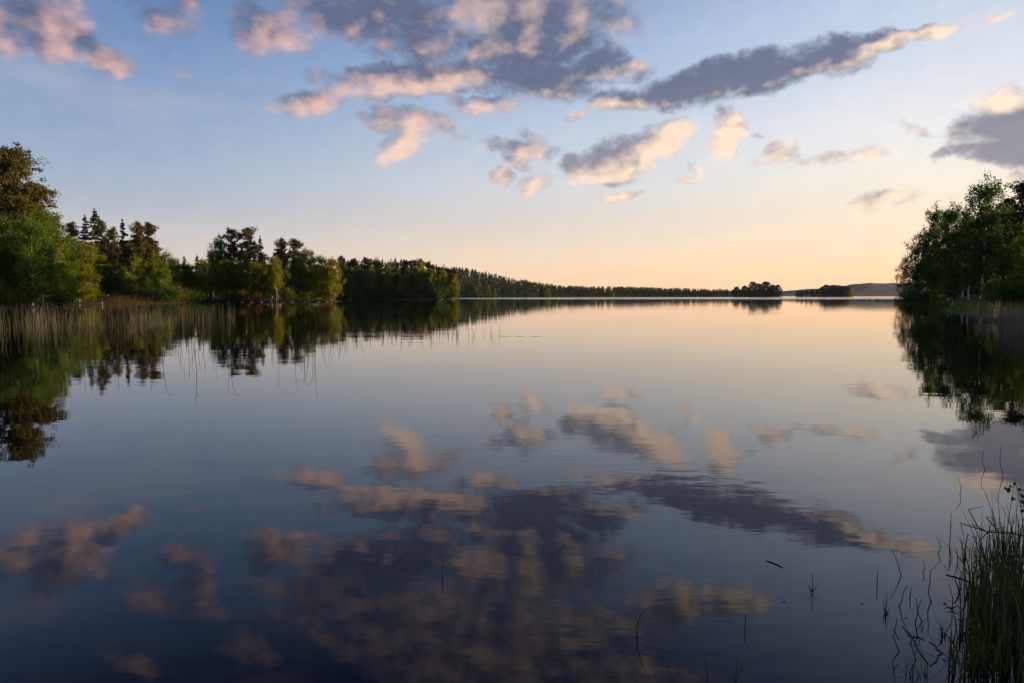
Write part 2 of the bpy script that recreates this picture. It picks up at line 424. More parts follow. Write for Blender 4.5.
LEFT = np.concatenate([poly([(-200, 70), (-60, 84), (10, 96), (58, 104), (74, 118), (70, 146), (84, 158), (120, 161), (160, 166), (180, 178), (200, 188),
    (225, 190), (255, 189), (285, 192), (300, 196), (320, 195), (337, 198), (342, 205), (340, 225), (332, 300), (338, 333), (370, 333),
    (400, 329), (430, 331), (452, 329), (458, 336), (452, 380), (430, 560), (446, 740), (458, 770), (490, 765), (520, 800), (560, 900), (640, 1050), (720, 1120), (783, 1120), (784, 1180), (760, 2600)]),
    np.array([(-4000, 2600), (-4000, 60)], float)])
RIGHT = np.concatenate([poly([(1500, 8), (1260, 20), (1110, 32), (1050, 42), (1010, 56), (975, 68), (948, 74), (940, 82), (950, 100), (925, 125), (905, 165), (897, 195), (905, 260), (935, 480), (1010, 900)]),
    np.array([(3000, 1500), (3000, -60), (15, -60)], float)])
ISLAND = poly([(793, 1130), (815, 1115), (850, 1120), (853, 1150), (830, 1200), (800, 1190)])


def sdist(poly_, X, Y):
    """signed distance, positive inside"""
    P = np.stack([X.ravel(), Y.ravel()], 1); A = poly_; B = np.roll(poly_, -1, 0)
    dmin = np.full(len(P), 1e18); ins = np.zeros(len(P), bool)
    for a, b in zip(A, B):
        ab = b - a; ap = P - a
        h = np.clip((ap @ ab) / (ab @ ab + 1e-12), 0, 1)
        dd = ((ap - h[:, None] * ab) ** 2).sum(1); dmin = np.minimum(dmin, dd)
        c = ((a[1] > P[:, 1]) != (b[1] > P[:, 1]))
        if abs(b[1] - a[1]) > 1e-9:
            ins ^= c & (P[:, 0] < (b[0] - a[0]) * (P[:, 1] - a[1]) / (b[1] - a[1]) + a[0])
    return (np.sqrt(dmin) * np.where(ins, 1, -1)).reshape(X.shape)


def fnoise(X, Y, s, seed=0):
    r = np.random.default_rng(seed); o = 0
    for k in range(5):
        a = r.uniform(0, 6.28, 2); f = s * r.uniform(0.6, 2.4)
        d = r.uniform(0, 6.28)
        o = o + np.sin((X * math.cos(d) + Y * math.sin(d)) * f + a[0]) / 5
    return o


def height(poly_, X, Y, ridge=True):
    X = np.asarray(X, float); Y = np.asarray(Y, float); bank = 1.0 if poly_ is RIGHT else 0.0
    sd = sdist(poly_, X, Y) + fnoise(X, Y, 0.25, 3) * 1.2
    z = np.where(sd > 0, 0.55 * (1 - np.exp(-sd / 3.5)) + np.clip(sd, 0, 60) * 0.012, sd * 0.25)
    z = z + bank * 0.9 * np.clip((sd - 1) / 9, 0, 1)
    z = z + np.where(sd > 4, fnoise(X, Y, 0.12, 5) * 0.25, 0)
    if ridge and not bank:
        rr = np.clip((sd - 10) / 220, 0, 1); rr = rr * rr * (3 - 2 * rr)
        px = X / np.maximum(Y, 1) * F + 512
        top = np.interp(px, [200, 330, 400, 457, 500, 560, 640, 700, 780], [0, 0, 16, 33, 21, 4, 4, 2, 0])
        z = z + rr * top * (np.clip((Y - 600) / 150, 0, 1))
    return np.maximum(z, -1.5)


def land(name, poly_, x0, x1, y0, y1, res, mat, ridge=True):
    xs = np.arange(x0, x1 + res, res); ys = np.arange(y0, y1 + res, res)
    X, Y = np.meshgrid(xs, ys); Z = height(poly_, X, Y, ridge)
    nx, ny = len(xs), len(ys)
    i, j = np.meshgrid(np.arange(nx - 1), np.arange(ny - 1)); a = (j * nx + i).ravel()
    Fq = np.stack([a, a + 1, a + nx + 1, a + nx], 1)
    keep = Z.ravel()[Fq].max(1) > -0.4
    me = mesh_np(name, np.stack([X.ravel(), Y.ravel(), Z.ravel()], 1), Fq[keep], mat, True)
    return struct(add(name, me))

land('left_shore_ground', LEFT, -340, -10, 50, 400, 1.6, M_land, False)
land('far_shore_ground', LEFT, -1400, 500, 396, 2300, 14, M_land)
land('right_shore_ground', RIGHT, 8, 420, -40, 640, 2.0, M_turf)
land('island_ground', ISLAND, 430, 640, 1080, 1240, 4, M_land)

# the far hills beyond the lake
xs = np.linspace(-1500, 6500, 260); ys = np.linspace(3300, 6600, 90)
X, Y = np.meshgrid(xs, ys)
px = X / Y * F + 512
prof = np.interp(px, [300, 640, 785, 800, 820, 838, 852, 868, 885, 905, 940, 1100, 1300], [4, 4, 5.0, 6.2, 7.2, 9.2, 11.6, 12.8, 12.4, 12.9, 13.5, 12, 8])
up_ = np.clip((Y - 3400) / 1500, 0, 1); up_ = up_ * up_ * (3 - 2 * up_)
Z = prof / F * 4950 * up_ + fnoise(X, Y, 0.008, 9) * 3 * up_ + rng.normal(size=X.shape) * 1.6 * up_
nx = len(xs); i, j = np.meshgrid(np.arange(nx - 1), np.arange(len(ys) - 1)); a = (j * nx + i).ravel()
struct(add('hills', mesh_np('hills', np.stack([X.ravel(), Y.ravel(), Z.ravel() - 0.3], 1), np.stack([a, a + 1, a + nx + 1, a + nx], 1), M_hill, True)))


# ------------------------------------------------------------------ tree kinds (crown mesh, trunk mesh, natural height)
def unit(v): return v / (np.linalg.norm(v) + 1e-9)

def make_birch(seed, H=18.0, Rm=3.4, leafmat=None, dens=1.0, low=0.16, leaf=0.21, lean=0.6, sparse=1.0, bark=None, dark_base=0):
    rg = np.random.default_rng(seed); T = Geo(); L = Geo()
    n = 9; zz = np.linspace(0, H * 0.96, n)
    ph = rg.uniform(0, 6.28); a = rg.uniform(0.3, 1) * lean
    tp = np.stack([math.cos(ph) * a * (zz / H) ** 1.6 + np.cumsum(rg.normal(0, .07, n)), math.sin(ph) * a * (zz / H) ** 1.6 + np.cumsum(rg.normal(0, .07, n)), zz - 0.5 * (zz == 0)], 1)
    T.tube(tp, np.interp(zz / H, [0, .1, .6, 1], [.19, .155, .085, .015]) * H / 18, 8)
    f = lambda z: np.array([np.interp(z, zz, tp[:, 0]), np.interp(z, zz, tp[:, 1]), z])
    C = []
    nl = int(44 * dens)
    for k in range(nl):
        t = low + (0.97 - low) * (k + rg.uniform(0, 1)) / nl
        prof = (math.sin(math.pi * min(1, ((t - low) / (1 - low)) ** 0.8 * 0.885 + 0.085))) ** 0.6
        rad = Rm * prof * rg.uniform(0.62, 1.22) + 0.25
        an = k * 2.4 + rg.uniform(-.5, .5)
        el_ = rg.uniform(0.45, 0.95) if t < .8 else rg.uniform(.8, 1.25)
        b0 = f(t * H * 0.93)
        d = np.array([math.cos(an), math.sin(an), 0])
        m1 = b0 + d * rad * 0.55 + np.array([0, 0, rad * 0.55 * math.tan(el_) * .62])
        m2 = b0 + d * rad + np.array([0, 0, rad * 0.5 * math.tan(el_) * .62])
        T.tube([b0, (b0 * .4 + m1 * .6) + [0, 0, .1], m1, m2], [.05, .035, .025, .01], 4)
        ns = max(3, int(rad * 3.2))
        for q in range(ns):
            s = rg.uniform(0.22, 1.05)
            p = (b0 + (m1 - b0) * s / .55) if s < .55 else (m1 + (m2 - m1) * (s - .55) / .45)
            p = p + rg.normal(0, .38, 3) * np.array([1, 1, .6]) * (0.5 + rad / Rm * .6)
            hang = rg.uniform(0.5, 1.9)
            npz = int(rg.uniform(28, 66) * sparse)
            u_ = rg.uniform(0, 1, npz)
            c = p + rg.normal(0, 1, (npz, 3)) * np.array([.30, .30, .22]) * (0.6 + 0.8 * (1 - u_[:, None]))
            c[:, 2] -= u_ * hang
            C.append(c)
    # top tuft
    c = f(H * .95) + rg.normal(0, 1, (int(60 * sparse), 3)) * np.array([.34, .34, .45]); C.append(c)
    C = np.concatenate(C); C = C[C[:, 2] > 0.3]
    L.leaves(C, leaf, 1.3, 0.25, rg)
    return L.mesh('crown', leafmat or M_birch), T.mesh('trunk', bark or M_birchbark, True), H


def make_pine(seed, H=24.0, start=0.42, Rm=3.0, leaf=0.25, n_l=62, nleaf=44, mat=None, sg_=1.3):
    rg = np.random.default_rng(seed); T = Geo(); L = Geo()
    n = 9; zz = np.linspace(0, H * .97, n)
    tp = np.stack([np.cumsum(rg.normal(0, .12, n)), np.cumsum(rg.normal(0, .12, n)), zz - .5 * (zz == 0)], 1)
    T.tube(tp, np.interp(zz / H, [0, .1, .7, 1], [.27, .22, .13, .04]) * H / 24, 8)
    f = lambda z: np.array([np.interp(z, zz, tp[:, 0]), np.interp(z, zz, tp[:, 1]), z])
    C = []
    for k in range(n_l):
        u_ = (k + rg.uniform(0, 1)) / n_l
        t = start + (0.98 - start) * u_
        prof = np.interp(u_, [0, .15, .45, .75, .92, 1], [.45, .8, 1, .82, .5, .22])
        rad = Rm * prof * rg.uniform(.45, 1.25); an = k * 2.4 + rg.uniform(-.8, .8)
        b0 = f(t * H); d = np.array([math.cos(an), math.sin(an), 0])
        rise = rg.uniform(-.15, .45) * rad if u_ < .7 else rg.uniform(.4, 1.0) * rad
        m1 = b0 + d * rad * .6 + [0, 0, rise * .3]; m2 = b0 + d * rad + [0, 0, rise]
        T.tube([b0, m1, m2], [.07 * (1 - u_ * .5), .04, .015], 4)
        for q in range(max(3, int(rad * 2.8))):
            s = rg.uniform(.2, 1.08); p = b0 + (m2 - b0) * s + rg.normal(0, .30, 3) * [1, 1, .8] * (.6 + .25 * rad)
            m = int(nleaf * rg.uniform(.4, 1.3)); sg = rg.uniform(.18, .36) * sg_
            C.append(p + rg.normal(0, 1, (m, 3)) * [sg, sg, sg * .7])
    for k in range(3):
        C.append(f(H * .97) + rg.normal(0, 1, (36, 3)) * [.32, .32, .35] + [0, 0, -.35 * k + .2])
    L.leaves(np.concatenate(C), leaf, 1.5, 0.2, rg)
    for k in range(9):
        z = rg.uniform(.18, start) * H; an = rg.uniform(0, 6.28); r = rg.uniform(.5, 1.8)
        T.tube([f(z), f(z) + [math.cos(an) * r, math.sin(an) * r, -.1]], [.04, .012], 4)
    return L.mesh('crown', mat or M_pine), T.mesh('trunk', M_pinebark, True), H


def make_spruce(seed, H=20.0, Rm=3.0, low=.10, leaf=.32):
    rg = np.random.default_rng(seed); T = Geo(); L = Geo(); C = []
    T.tube([(0, 0, -.5), (0.05, 0, H * .5), (0, .05, H)], [.22, .13, .02], 8)
    z = H * low
    while z < H * .985:
        t = z / H; rad = Rm * ((1 - t) ** .72) * rg.uniform(.7, 1.15) + .12; nb = 6 if t < .7 else 5
        for k in range(nb):
            if rg.uniform() < .12: continue
            an = rg.uniform(0, 6.28); r = rad * rg.uniform(.45, 1.25); dr = (-.22 if t < .7 else .10) * r
            d = np.array([math.cos(an), math.sin(an), 0]); e = np.array([0, 0, z]) + d * r + [0, 0, dr]
            T.tube([(0, 0, z), e], [.03, .008], 3)
            m = int(8 + r * 17); s = rg.uniform(.05, 1, m) ** .8
            side = np.array([-d[1], d[0], 0]); sw = (rg.uniform(-1, 1, m) * .34 * (1.15 - s))[:, None]
            c = np.array([0, 0, z]) + s[:, None] * (e - [0, 0, z]) + side * sw
            c[:, 2] -= rg.uniform(0, .5, m) * (.25 + .5 * (1 - t)); C.append(c)
        z += rg.uniform(.42, .85) * (1 if t < .7 else .8)
    C.append(np.stack([rg.normal(0, .05, 14), rg.normal(0, .05, 14), H - rg.uniform(-.2, .9, 14)], 1))
    L.leaves(np.concatenate(C), leaf, 1.6, 0.1, rg)
    return L.mesh('crown', M_spruce), T.mesh('trunk', M_bark, True), H


def make_bush(seed, H=3.5, Rm=2.4, leafmat=None, leaf=.2, n_=26, per=60):
    rg = np.random.default_rng(seed); T = Geo(); L = Geo(); C = []
    for k in range(n_):
        an = k * 2.4 + rg.uniform(-.4, .4); r = Rm * math.sqrt((k + .5) / n_) * rg.uniform(.6, 1.1)
        h = H * (1 - .55 * (r / Rm) ** 2) * rg.uniform(.6, 1.08)
        e = np.array([math.cos(an) * r, math.sin(an) * r, h])
        T.tube([(e[0] * .08, e[1] * .08, -.2), e * [.55, .55, .6], e], [.05, .03, .01], 4)
        for s in (1, .72, .45):
            m = int(per * .5); C.append(e * [s ** .5, s ** .5, s] + rg.normal(0, 1, (m, 3)) * [.42, .42, .34])
    C = np.concatenate(C); C = C[C[:, 2] > .12]
    L.leaves(C, leaf, 1.4, .2, rg)
    return L.mesh('foliage', leafmat or M_bush), T.mesh('stems', M_bark, True), H


KIND = {
    'birch': [make_birch(s, 18, Rm=r, lean=l) for s, r, l in ((11, 3.1, .8), (12, 3.6, .5), (13, 2.7, 1.2))],
    'darkbirch': [make_birch(s, 18, Rm=r, leafmat=M_birch_dark, lean=l, low=.20) for s, r, l in ((21, 2.3, .5), (22, 2.6, .3), (23, 2.1, .7))],
    'midbirch': [make_birch(s, 18, Rm=r, leafmat=M_mid, lean=l, low=.10) for s, r, l in ((91, 3.2, .6), (92, 3.6, .4))],
    'fresh': [make_birch(s, 13, Rm=r, leafmat=M_fresh, dens=.8, low=.10) for s, r in ((31, 2.8), (32, 3.3))],
    'airy': [make_birch(41, 13, Rm=2.6, leafmat=M_birch_dark, dens=.75, sparse=.42, low=.12), make_birch(42, 13, Rm=2.9, leafmat=M_birch_dark, dens=.7, sparse=.5, low=.10)],
    'pine': [make_pine(s, 24, st, r) for s, st, r in ((51, .42, 3.0), (52, .34, 3.3), (53, .50, 2.9))],
    'bigpine': [make_pine(57, 26, .28, 4.8, n_l=150, nleaf=50, leaf=.22, sg_=1.3)],
    'spruce': [make_spruce(s, 20, r) for s, r in ((61, 3.1), (62, 2.6), (63, 3.5))],
    'leaning': [make_birch(36, 13, Rm=2.7, leafmat=M_fresh, dens=.8, low=.34, lean=1.6)],
    'darkbush': [make_bush(81, 3.2, 2.6, M_birch_dark), make_bush(82, 2.8, 3.0, M_birch_dark)],
    'bush': [make_bush(71), make_bush(72, 3.0, 2.8)],
    'rustbush': [make_bush(75, 2.2, 1.3, M_rust, .16, 18, 36)],
}


def ground_z(X, Y):
    return float(max(height(LEFT, [X], [Y])[0], height(RIGHT, [X], [Y], False)[0], 0.0))


def tree(kind, px, Y, toppx, label, name, cat='tree', group=None, k=None, wid=1.0, topy=None, rot=None):
    """a tree standing at distance Y whose top reaches row toppx of the photograph"""
    var = KIND[kind]; crown, trunk, H = var[(k if k is not None else random.randrange(len(var))) % len(var)]
    X = wx(px, Y); gz = ground_z(X, Y) - 0.15
    h = CAMH + (296 - toppx) / F * Y - gz
    s = max(h, .8) / H
    bush = 'bush' in kind
    root = bpy.data.objects.new(name, None); col.objects.link(root); root.location = (X, Y, gz)
    root.rotation_euler = (0, 0, random.uniform(0, 6.28) if rot is None else rot)
    ws = s ** .8 * wid
    root.scale = (ws, ws, s)
    add('stems' if bush else 'trunk', trunk, root); add('foliage' if bush else 'crown', crown, root)
    tag(root, label, cat, group)
    return root

# ------------------------------------------------------------------ trees one by one
# (kind, px, distance, row of the top, label, variant, width)
NM = {'birch': 'birch_tree', 'darkbirch': 'birch_tree', 'fresh': 'young_birch', 'airy': 'thin_birch', 'pine': 'pine_tree', 'bigpine': 'pine_tree',
      'spruce': 'spruce_tree', 'bush': 'shrub', 'rustbush': 'shrub', 'darkbush': 'shrub', 'leaning': 'birch_tree', 'midbirch': 'birch_tree'}
LS = 'trees on the near left shore'
for q in [
    ('bigpine', 20, 124, 154, 'tallest pine on the left shore, broad rust-brown sunlit crown above the birches', 0, 1.0, LS),
    ('pine', -14, 128, 160, 'tall pine cut by the left edge of the picture', 1, 1.1, LS),
    ('pine', 41, 130, 186, 'pine with reaching side boughs just right of the tallest left pine', 1, 1.1, LS),
    ('midbirch', 2, 104, 212, 'dark leafy birch at the left edge under the tallest pine', 1, 1.15, LS),
    ('midbirch', 33, 103, 214, 'mid-green birch in front of the tallest left pine', 1, 1.05, LS),
    ('birch', 52, 112, 207, 'full olive birch on the right flank of the tallest left pine', 0, 1.1, LS),
    ('midbirch', 66, 118, 231, 'lower birch leaning over the bay at the right end of the left grove', 2, 1.1, LS),
    ('darkbirch', 15, 108, 226, 'dark birch between the mid-green birch and the left edge', 1, 1.1, LS),
    ('darkbirch', 44, 107, 236, 'short dark birch with pale stems beside the left reeds', 0, 1.1, LS),
    ('birch', -26, 100, 205, 'birch beyond the left edge with only its outer twigs in view', 1, 1.2, LS),
    ('fresh', 80, 158, 250, 'dim green birch at the foot of the bay behind the left grove', 1, 1.2, LS),
    ('bush', 60, 110, 286, 'yellow-green willow shrub at the waterline under the left grove', 0, 1.0, LS),
    ('darkbush', 26, 103, 287, 'dark willow shrub by the reeds below the mid-green birch', 1, 1.0, LS),
    ('bush', 4, 99, 284, 'willow shrub by the reeds at the left edge', 0, 1.2, LS),
]: tree(q[0], q[1], q[2], q[3], q[4], NM[q[0]], 'shrub' if 'bush' in q[0] else 'tree', q[7], q[5], q[6])

BS = 'trees round the bay behind the grass spit'
for q in [
    ('pine', 75, 186, 224, 'dark round-topped pine first in the row behind the bay', 1, 1.0),
    ('spruce', 89, 190, 216, 'dark spruce left of the highest spruce behind the bay', 2, 1.0),
    ('spruce', 99, 192, 210, 'highest spruce in the row behind the bay', 0, 1.15),
    ('pine', 105, 200, 222, 'bushy pine crowding the right side of the highest bay spruce', 1, .8),
    ('pine', 116, 185, 229, 'slim pine with a sunlit orange stem behind the grass spit', 0, .62),
    ('spruce', 126, 190, 221, 'ragged spruce between the orange-stemmed pine and the twin pines', 1, 1.1),
    ('pine', 141, 188, 224, 'left one of the twin flat-topped pines behind the bay', 2, .78),
    ('pine', 152, 191, 224, 'right one of the twin flat-topped pines behind the bay', 0, .78),
    ('fresh', 86, 176, 243, 'sunlit yellow-green birch below the highest bay spruce', 1, 1.2),
    ('fresh', 136, 178, 255, 'small glowing yellow-green birch under the twin pines', 0, .95),
    ('fresh', 155, 184, 252, 'green birch at the right foot of the twin pines', 0, .8),
    ('airy', 168, 186, 249, 'thin half-bare birch right of the twin pines', 0, 1.0),
    ('birch', 176, 190, 256, 'low leafy birch left of the gap in the treeline', 0, 1.0),
    ('birch', 162, 180, 262, 'low birch with dense green crown below the half-bare birch', 1, 1.0),
    ('spruce', 186, 205, 256, 'short spruce poking out of the low stretch of treeline', 2, 1.0),
    ('birch', 183, 194, 263, 'dim green birch in the low stretch of treeline', 1, 1.1),
    ('birch', 194, 194, 262, 'second dim birch in the low stretch, nearer the point', 2, 1.2),
    ('spruce', 199, 206, 255, 'pointed spruce tip at the left foot of the point', 0, 1.0),
    ('birch', 205, 192, 258, 'green birch where the bay meets the point', 0, 1.1),
    ('darkbirch', 110, 178, 262, 'low dark birch under the orange-stemmed pine', 0, 1.1),
    ('darkbirch', 122, 176, 268, 'lowest dark birch behind the golden reeds', 1, 1.0),
    ('darkbirch', 148, 176, 276, 'dark low birch in the shade under the twin pines', 2, 1.2),
    ('darkbush', 170, 172, 287, 'dark shrub at the water under the half-bare birch', 0, 1.2),
    ('darkbush', 186, 184, 289, 'dark shrub at the water below the low treeline', 1, 1.3),
    ('darkbush', 200, 188, 290, 'dark shrub at the water by the left foot of the point', 0, 1.2),
    ('rustbush', 176, 178, 287, 'orange-pink sunlit shrub in the dark undergrowth beside the bay', 0, 1.2),
]: tree(q[0], q[1], q[2], q[3], q[4], NM[q[0]], 'shrub' if 'bush' in q[0] else 'tree', BS, q[5], q[6])

PS = 'trees on the wooded point'
for q in [
    ('birch', 214, 200, 246, 'pale birch rising at the left side of the wooded point', 2, .9),
    ('darkbirch', 222, 202, 234, 'grey-green birch with a crooked top left of the point pines', 1, .8),
    ('pine', 234, 204, 230, 'broad dark pine, left of the two highest on the point', 1, 1.0),
    ('pine', 249, 203, 229, 'round-headed dark pine, right of the two highest on the point', 0, 1.05),
    ('spruce', 262, 206, 237, 'slender lone spruce right of the two highest point pines', 1, .95),
    ('birch', 226, 196, 259, 'shaded green birch at the left shoulder of the point', 1, 1.1),
    ('birch', 240, 197, 258, 'olive birch in front of the broad dark pine', 0, 1.1),
    ('fresh', 253, 195, 262, 'sunlit birch in front of the round-headed pine', 1, 1.1),
    ('fresh', 265, 197, 262, 'sunlit birch between the slender spruce and the leaning white birch', 0, 1.1),
    ('leaning', 277, 192, 257, 'yellow-green birch with a bright white leaning trunk at the waterline', 1, .85),
    ('pine', 283, 205, 240, 'left one of the two pines above the right half of the point', 2, .95),
    ('pine', 297, 206, 240, 'right one of the two pines above the right half of the point', 0, .95),
    ('birch', 309, 202, 247, 'tall green birch just right of the right-half pines', 0, 1.15),
    ('birch', 297, 200, 262, 'shaded green birch below the right-half pines', 1, 1.0),
    ('fresh', 314, 199, 262, 'green birch in front of the tall one near the tip of the point', 0, 1.0),
    ('fresh', 324, 202, 256, 'yellow-lit birch second from the tip of the point', 1, 1.0),
    ('fresh', 332, 200, 257, 'glowing yellow-green birch at the tip of the wooded point', 0, .95),
    ('bush', 289, 194, 288, 'round gold-green shrub at the water right of the leaning white birch', 0, .9),
    ('rustbush', 243, 190, 289, 'red-orange shrub at the waterline below the broad dark pine', 0, .55),
    ('rustbush', 258, 190, 293, 'low rust shrub at the waterline left of the leaning white birch', 0, 1.2),
    ('darkbush', 231, 191, 290, 'dark shrub at the left end of the point shoreline', 1, 1.2),
    ('bush', 305, 198, 291, 'low green shrub on the shore right of the round gold one', 1, 1.4),
    ('rustbush', 327, 199, 293, 'low rust shrub under the yellow-lit birches at the tip of the point', 0, 1.2),
]: tree(q[0], q[1], q[2], q[3], q[4], NM[q[0]], 'shrub' if 'bush' in q[0] else 'tree', PS, q[5], q[6])

# individuals deeper in the wood: nothing in the picture tells them apart
for i in range(34):
    px = 74 + i * 7.6 + random.uniform(-2, 2)
    base = np.interp(px, [74, 100, 160, 180, 205, 225, 300, 335], [250, 240, 245, 266, 266, 252, 255, 266])
    if 265 < px < 280 : base = 258
    tree(random.choice(['spruce', 'pine', 'spruce', 'darkbirch']), px, random.uniform(205, 235) if px > 150 else random.uniform(200, 240), base + random.uniform(0, 9),
         'dark tree deep in the wood behind the shoreline trees', 'forest_tree', 'tree', 'dark trees deep in the wood', wid=1.25)

HS = 'trees on the dark headland'
lab = ['dark conifer in the even wall of trees on the headland', 'dim leafy tree in the even wall of trees on the headland']
for i in range(78):
    px = 342 + (i % 39) * 2.95 + random.uniform(-1.2, 1.2); row = i // 39
    top = np.interp(px, [340, 400, 425, 445, 457], [258, 258, 261, 265, 269]) + (random.uniform(-2, 5) if row else random.uniform(6, 17))
    kd = random.choice(['spruce', 'pine', 'spruce', 'pine', 'darkbirch']) if row else random.choice(['darkbirch', 'spruce', 'birch', 'darkbirch', 'pine'])
    Y = (365 + random.uniform(0, 25)) if row else 343 + random.uniform(-2, 10)
    if px > 450: Y = 348
    tree(kd, px, Y, top, lab[0] if kd in ('spruce', 'pine') else lab[1], 'conifer' if kd in ('spruce', 'pine') else 'leafy_tree', 'tree',
         'dark conifers on the headland' if kd in ('spruce', 'pine') else 'dim leafy trees on the headland', wid=.9 if kd == 'pine' else 1.1)
for i in range(17):
    px = 343 + i * 6.5 + random.uniform(-2, 2)
    tree('darkbush', px, 337 + random.uniform(0, 5), random.uniform(287, 292), 'dark shrub in the low fringe along the foot of the headland wood', 'shrub', 'shrub', 'dark shrubs along the foot of the headland wood', wid=1.5)
for q in [
    ('birch', 389, 340, 262, 'birch with a faint green crown halfway along the headland', 0, .7),
    ('fresh', 421, 340, 260, 'tall yellowish birch rising over the right part of the headland', 0, .7),
    ('fresh', 433, 338, 270, 'bright yellow-green birch second from the tip of the headland', 1, .65),
    ('birch', 444, 341, 270, 'olive birch between the two bright birches at the headland tip', 0, .9),
    ('fresh', 454, 340, 275, 'bright yellow-green birch at the very tip of the headland', 0, .85),
    ('fresh', 402, 340, 276, 'small green birch standing low in the middle of the headland', 0, .8),
    ('bush', 409, 336, 290, 'olive shrub low on the headland shore', 0, 1.0),
    ('rustbush', 418, 334, 293, 'reddish shrub on the headland shore below the tall yellowish birch', 0, 1.4),
    ('bush', 362, 336, 292, 'grey-green shrub near the left end of the headland shore', 1, 1.0),
]: tree(q[0], q[1], q[2], q[3], q[4], NM[q[0]], 'shrub' if 'bush' in q[0] else 'tree', 'lighter trees along the headland', q[5], q[6])

RS = 'trees on the right shore'
for q in [
    ('airy', 903, 196, 254, 'small see-through birch at the outer tip of the right shore', 0, .7),
    ('airy', 911, 178, 243, 'open-crowned birch second from the tip of the right shore', 1, .75),
    ('darkbirch', 920, 160, 226, 'dark birch stepping up behind the open-crowned one', 0, .9),
    ('darkbirch', 932, 146, 202, 'dark birch at the left of the blunt double top on the right shore', 0, .85),
    ('darkbirch', 947, 134, 201, 'dark birch at the right of the blunt double top on the right shore', 1, .9),
    ('darkbirch', 961, 140, 211, 'dark birch filling the dip left of the highest right-shore birch', 2, 1.0),
    ('darkbirch', 979, 112, 174, 'highest birch on the right shore, white trunk, dome of dark leaves', 1, .95),
    ('darkbirch', 968, 118, 214, 'white-stemmed birch leaning beside the highest right-shore birch', 2, .9),
    ('darkbirch', 992, 128, 206, 'dark birch behind the right shoulder of the highest one', 0, .9),
    ('pine', 1003, 134, 200, 'nearly black pine right of the highest right-shore birch', 1, .9),
    ('pine', 1021, 128, 184, 'nearly black taller pine at the right edge', 0, 1.1),
    ('pine', 1040, 126, 178, 'black pine beyond the right edge with a few boughs in view', 1, 1.1),
    ('midbirch', 1026, 74, 216, 'mid-green birch in front of the black pines at the right edge', 1, 1.0),
    ('midbirch', 1052, 66, 205, 'mid-green birch just outside the right edge', 0, 1.1),
    ('darkbirch', 952, 98, 252, 'low birch with a pale slanting stem at the start of the green bank', 2, 1.0),
    ('darkbirch', 936, 130, 262, 'low dark birch under the blunt double top', 1, 1.1),
    ('darkbirch', 1003, 105, 250, 'dark low birch in the shade behind the green bank', 0, 1.1),
    ('bush', 1006, 80, 286, 'yellowish-green shrub on the bank at the foot of the right pines', 0, .7),
    ('darkbush', 1018, 66, 276, 'green shrub behind the tan reeds at the right edge', 1, 1.0),
    ('darkbush', 925, 128, 289, 'dark shrub at the waterline below the open-crowned birches', 0, 1.3),
    ('darkbush', 911, 168, 291, 'small dark shrub at the waterline near the right shore tip', 1, 1.3),
]: tree(q[0], q[1], q[2], q[3], q[4], NM[q[0]], 'shrub' if 'bush' in q[0] else 'tree', RS, q[5], q[6])
for i in range(14):
    px = 925 + i * 10 + random.uniform(-3, 3)
    tree(random.choice(['spruce', 'darkbirch', 'pine']), px, random.uniform(150, 185), np.interp(px, [920, 940, 980, 1060], [268, 248, 240, 218]) + random.uniform(-4, 8),
         'dark tree deep in the wood behind the right-shore birches', 'forest_tree', 'tree', 'dark trees deep in the right-shore wood', wid=1.3)

# unseen birches added outside the right edge to shade the near water and reeds
for i, (X, Y, h) in enumerate([(30, 17, 13), (37, 22, 16), (43, 29, 15), (36, 14, 15), (52, 33, 17), (62, 44, 18),  (28, 10, 12), (50, 22, 17), (104, 96, 20), (118, 112, 20), (27, 6, 13), (33, 7, 15), (30, 2, 14), (38, 10, 16)]):
    px = X / Y * F + 512
    tree('darkbirch', px, Y, 296 - (h - CAMH) / Y * F, 'unseen leafy birch added beyond the right edge to shade the near water and reeds', 'birch_tree', 'tree', 'unseen birches added for shade')

for i, (X, Y, h) in enumerate([(20, 4, 3.4), (22, 6.5, 4), (24, 9, 4.2), (26, 4, 4), (24, 2, 4), (21, 9, 3.2), (54, 40, 5), (58, 43, 5), (51, 44, 4.5), (56, 36, 5), (50, 36, 4.5), (46, 30, 4.5)]):  # off-frame shrubs added to block low sun passing beneath the birch crowns
    px = X / Y * F + 512
    tree('darkbush', px, Y, 296 - (h - CAMH) / Y * F, 'unseen willow shrub added beyond the right edge to block the low sun', 'shrub', 'shrub', 'unseen shrubs added for shade', wid=1.2)

# ------------------------------------------------------------------ small far trees
def far_tree_geo(g_, x, y, z, h, rg, conifer=True, n=34, w=None, leaf=None):
    w = w or (h * .13 if conifer else h * .24); leaf = leaf or h * .105
    if conifer:
        t = rg.uniform(.08, 1, n) ** .9; r = w * (1.15 - t) * rg.uniform(0, 1, n) ** .6 * 1.4
    else:
        t = rg.uniform(.06, 1, n); r = w * np.sin(np.pi * np.clip(t * .72 + .24, 0, 1)) ** .6 * rg.uniform(0, 1, n) ** .6
    th = rg.uniform(0, 6.28, n)
    g_.leaves(np.stack([x + np.cos(th) * r, y + np.sin(th) * r, z + t * h], 1), leaf, 1.25, .3, rg)

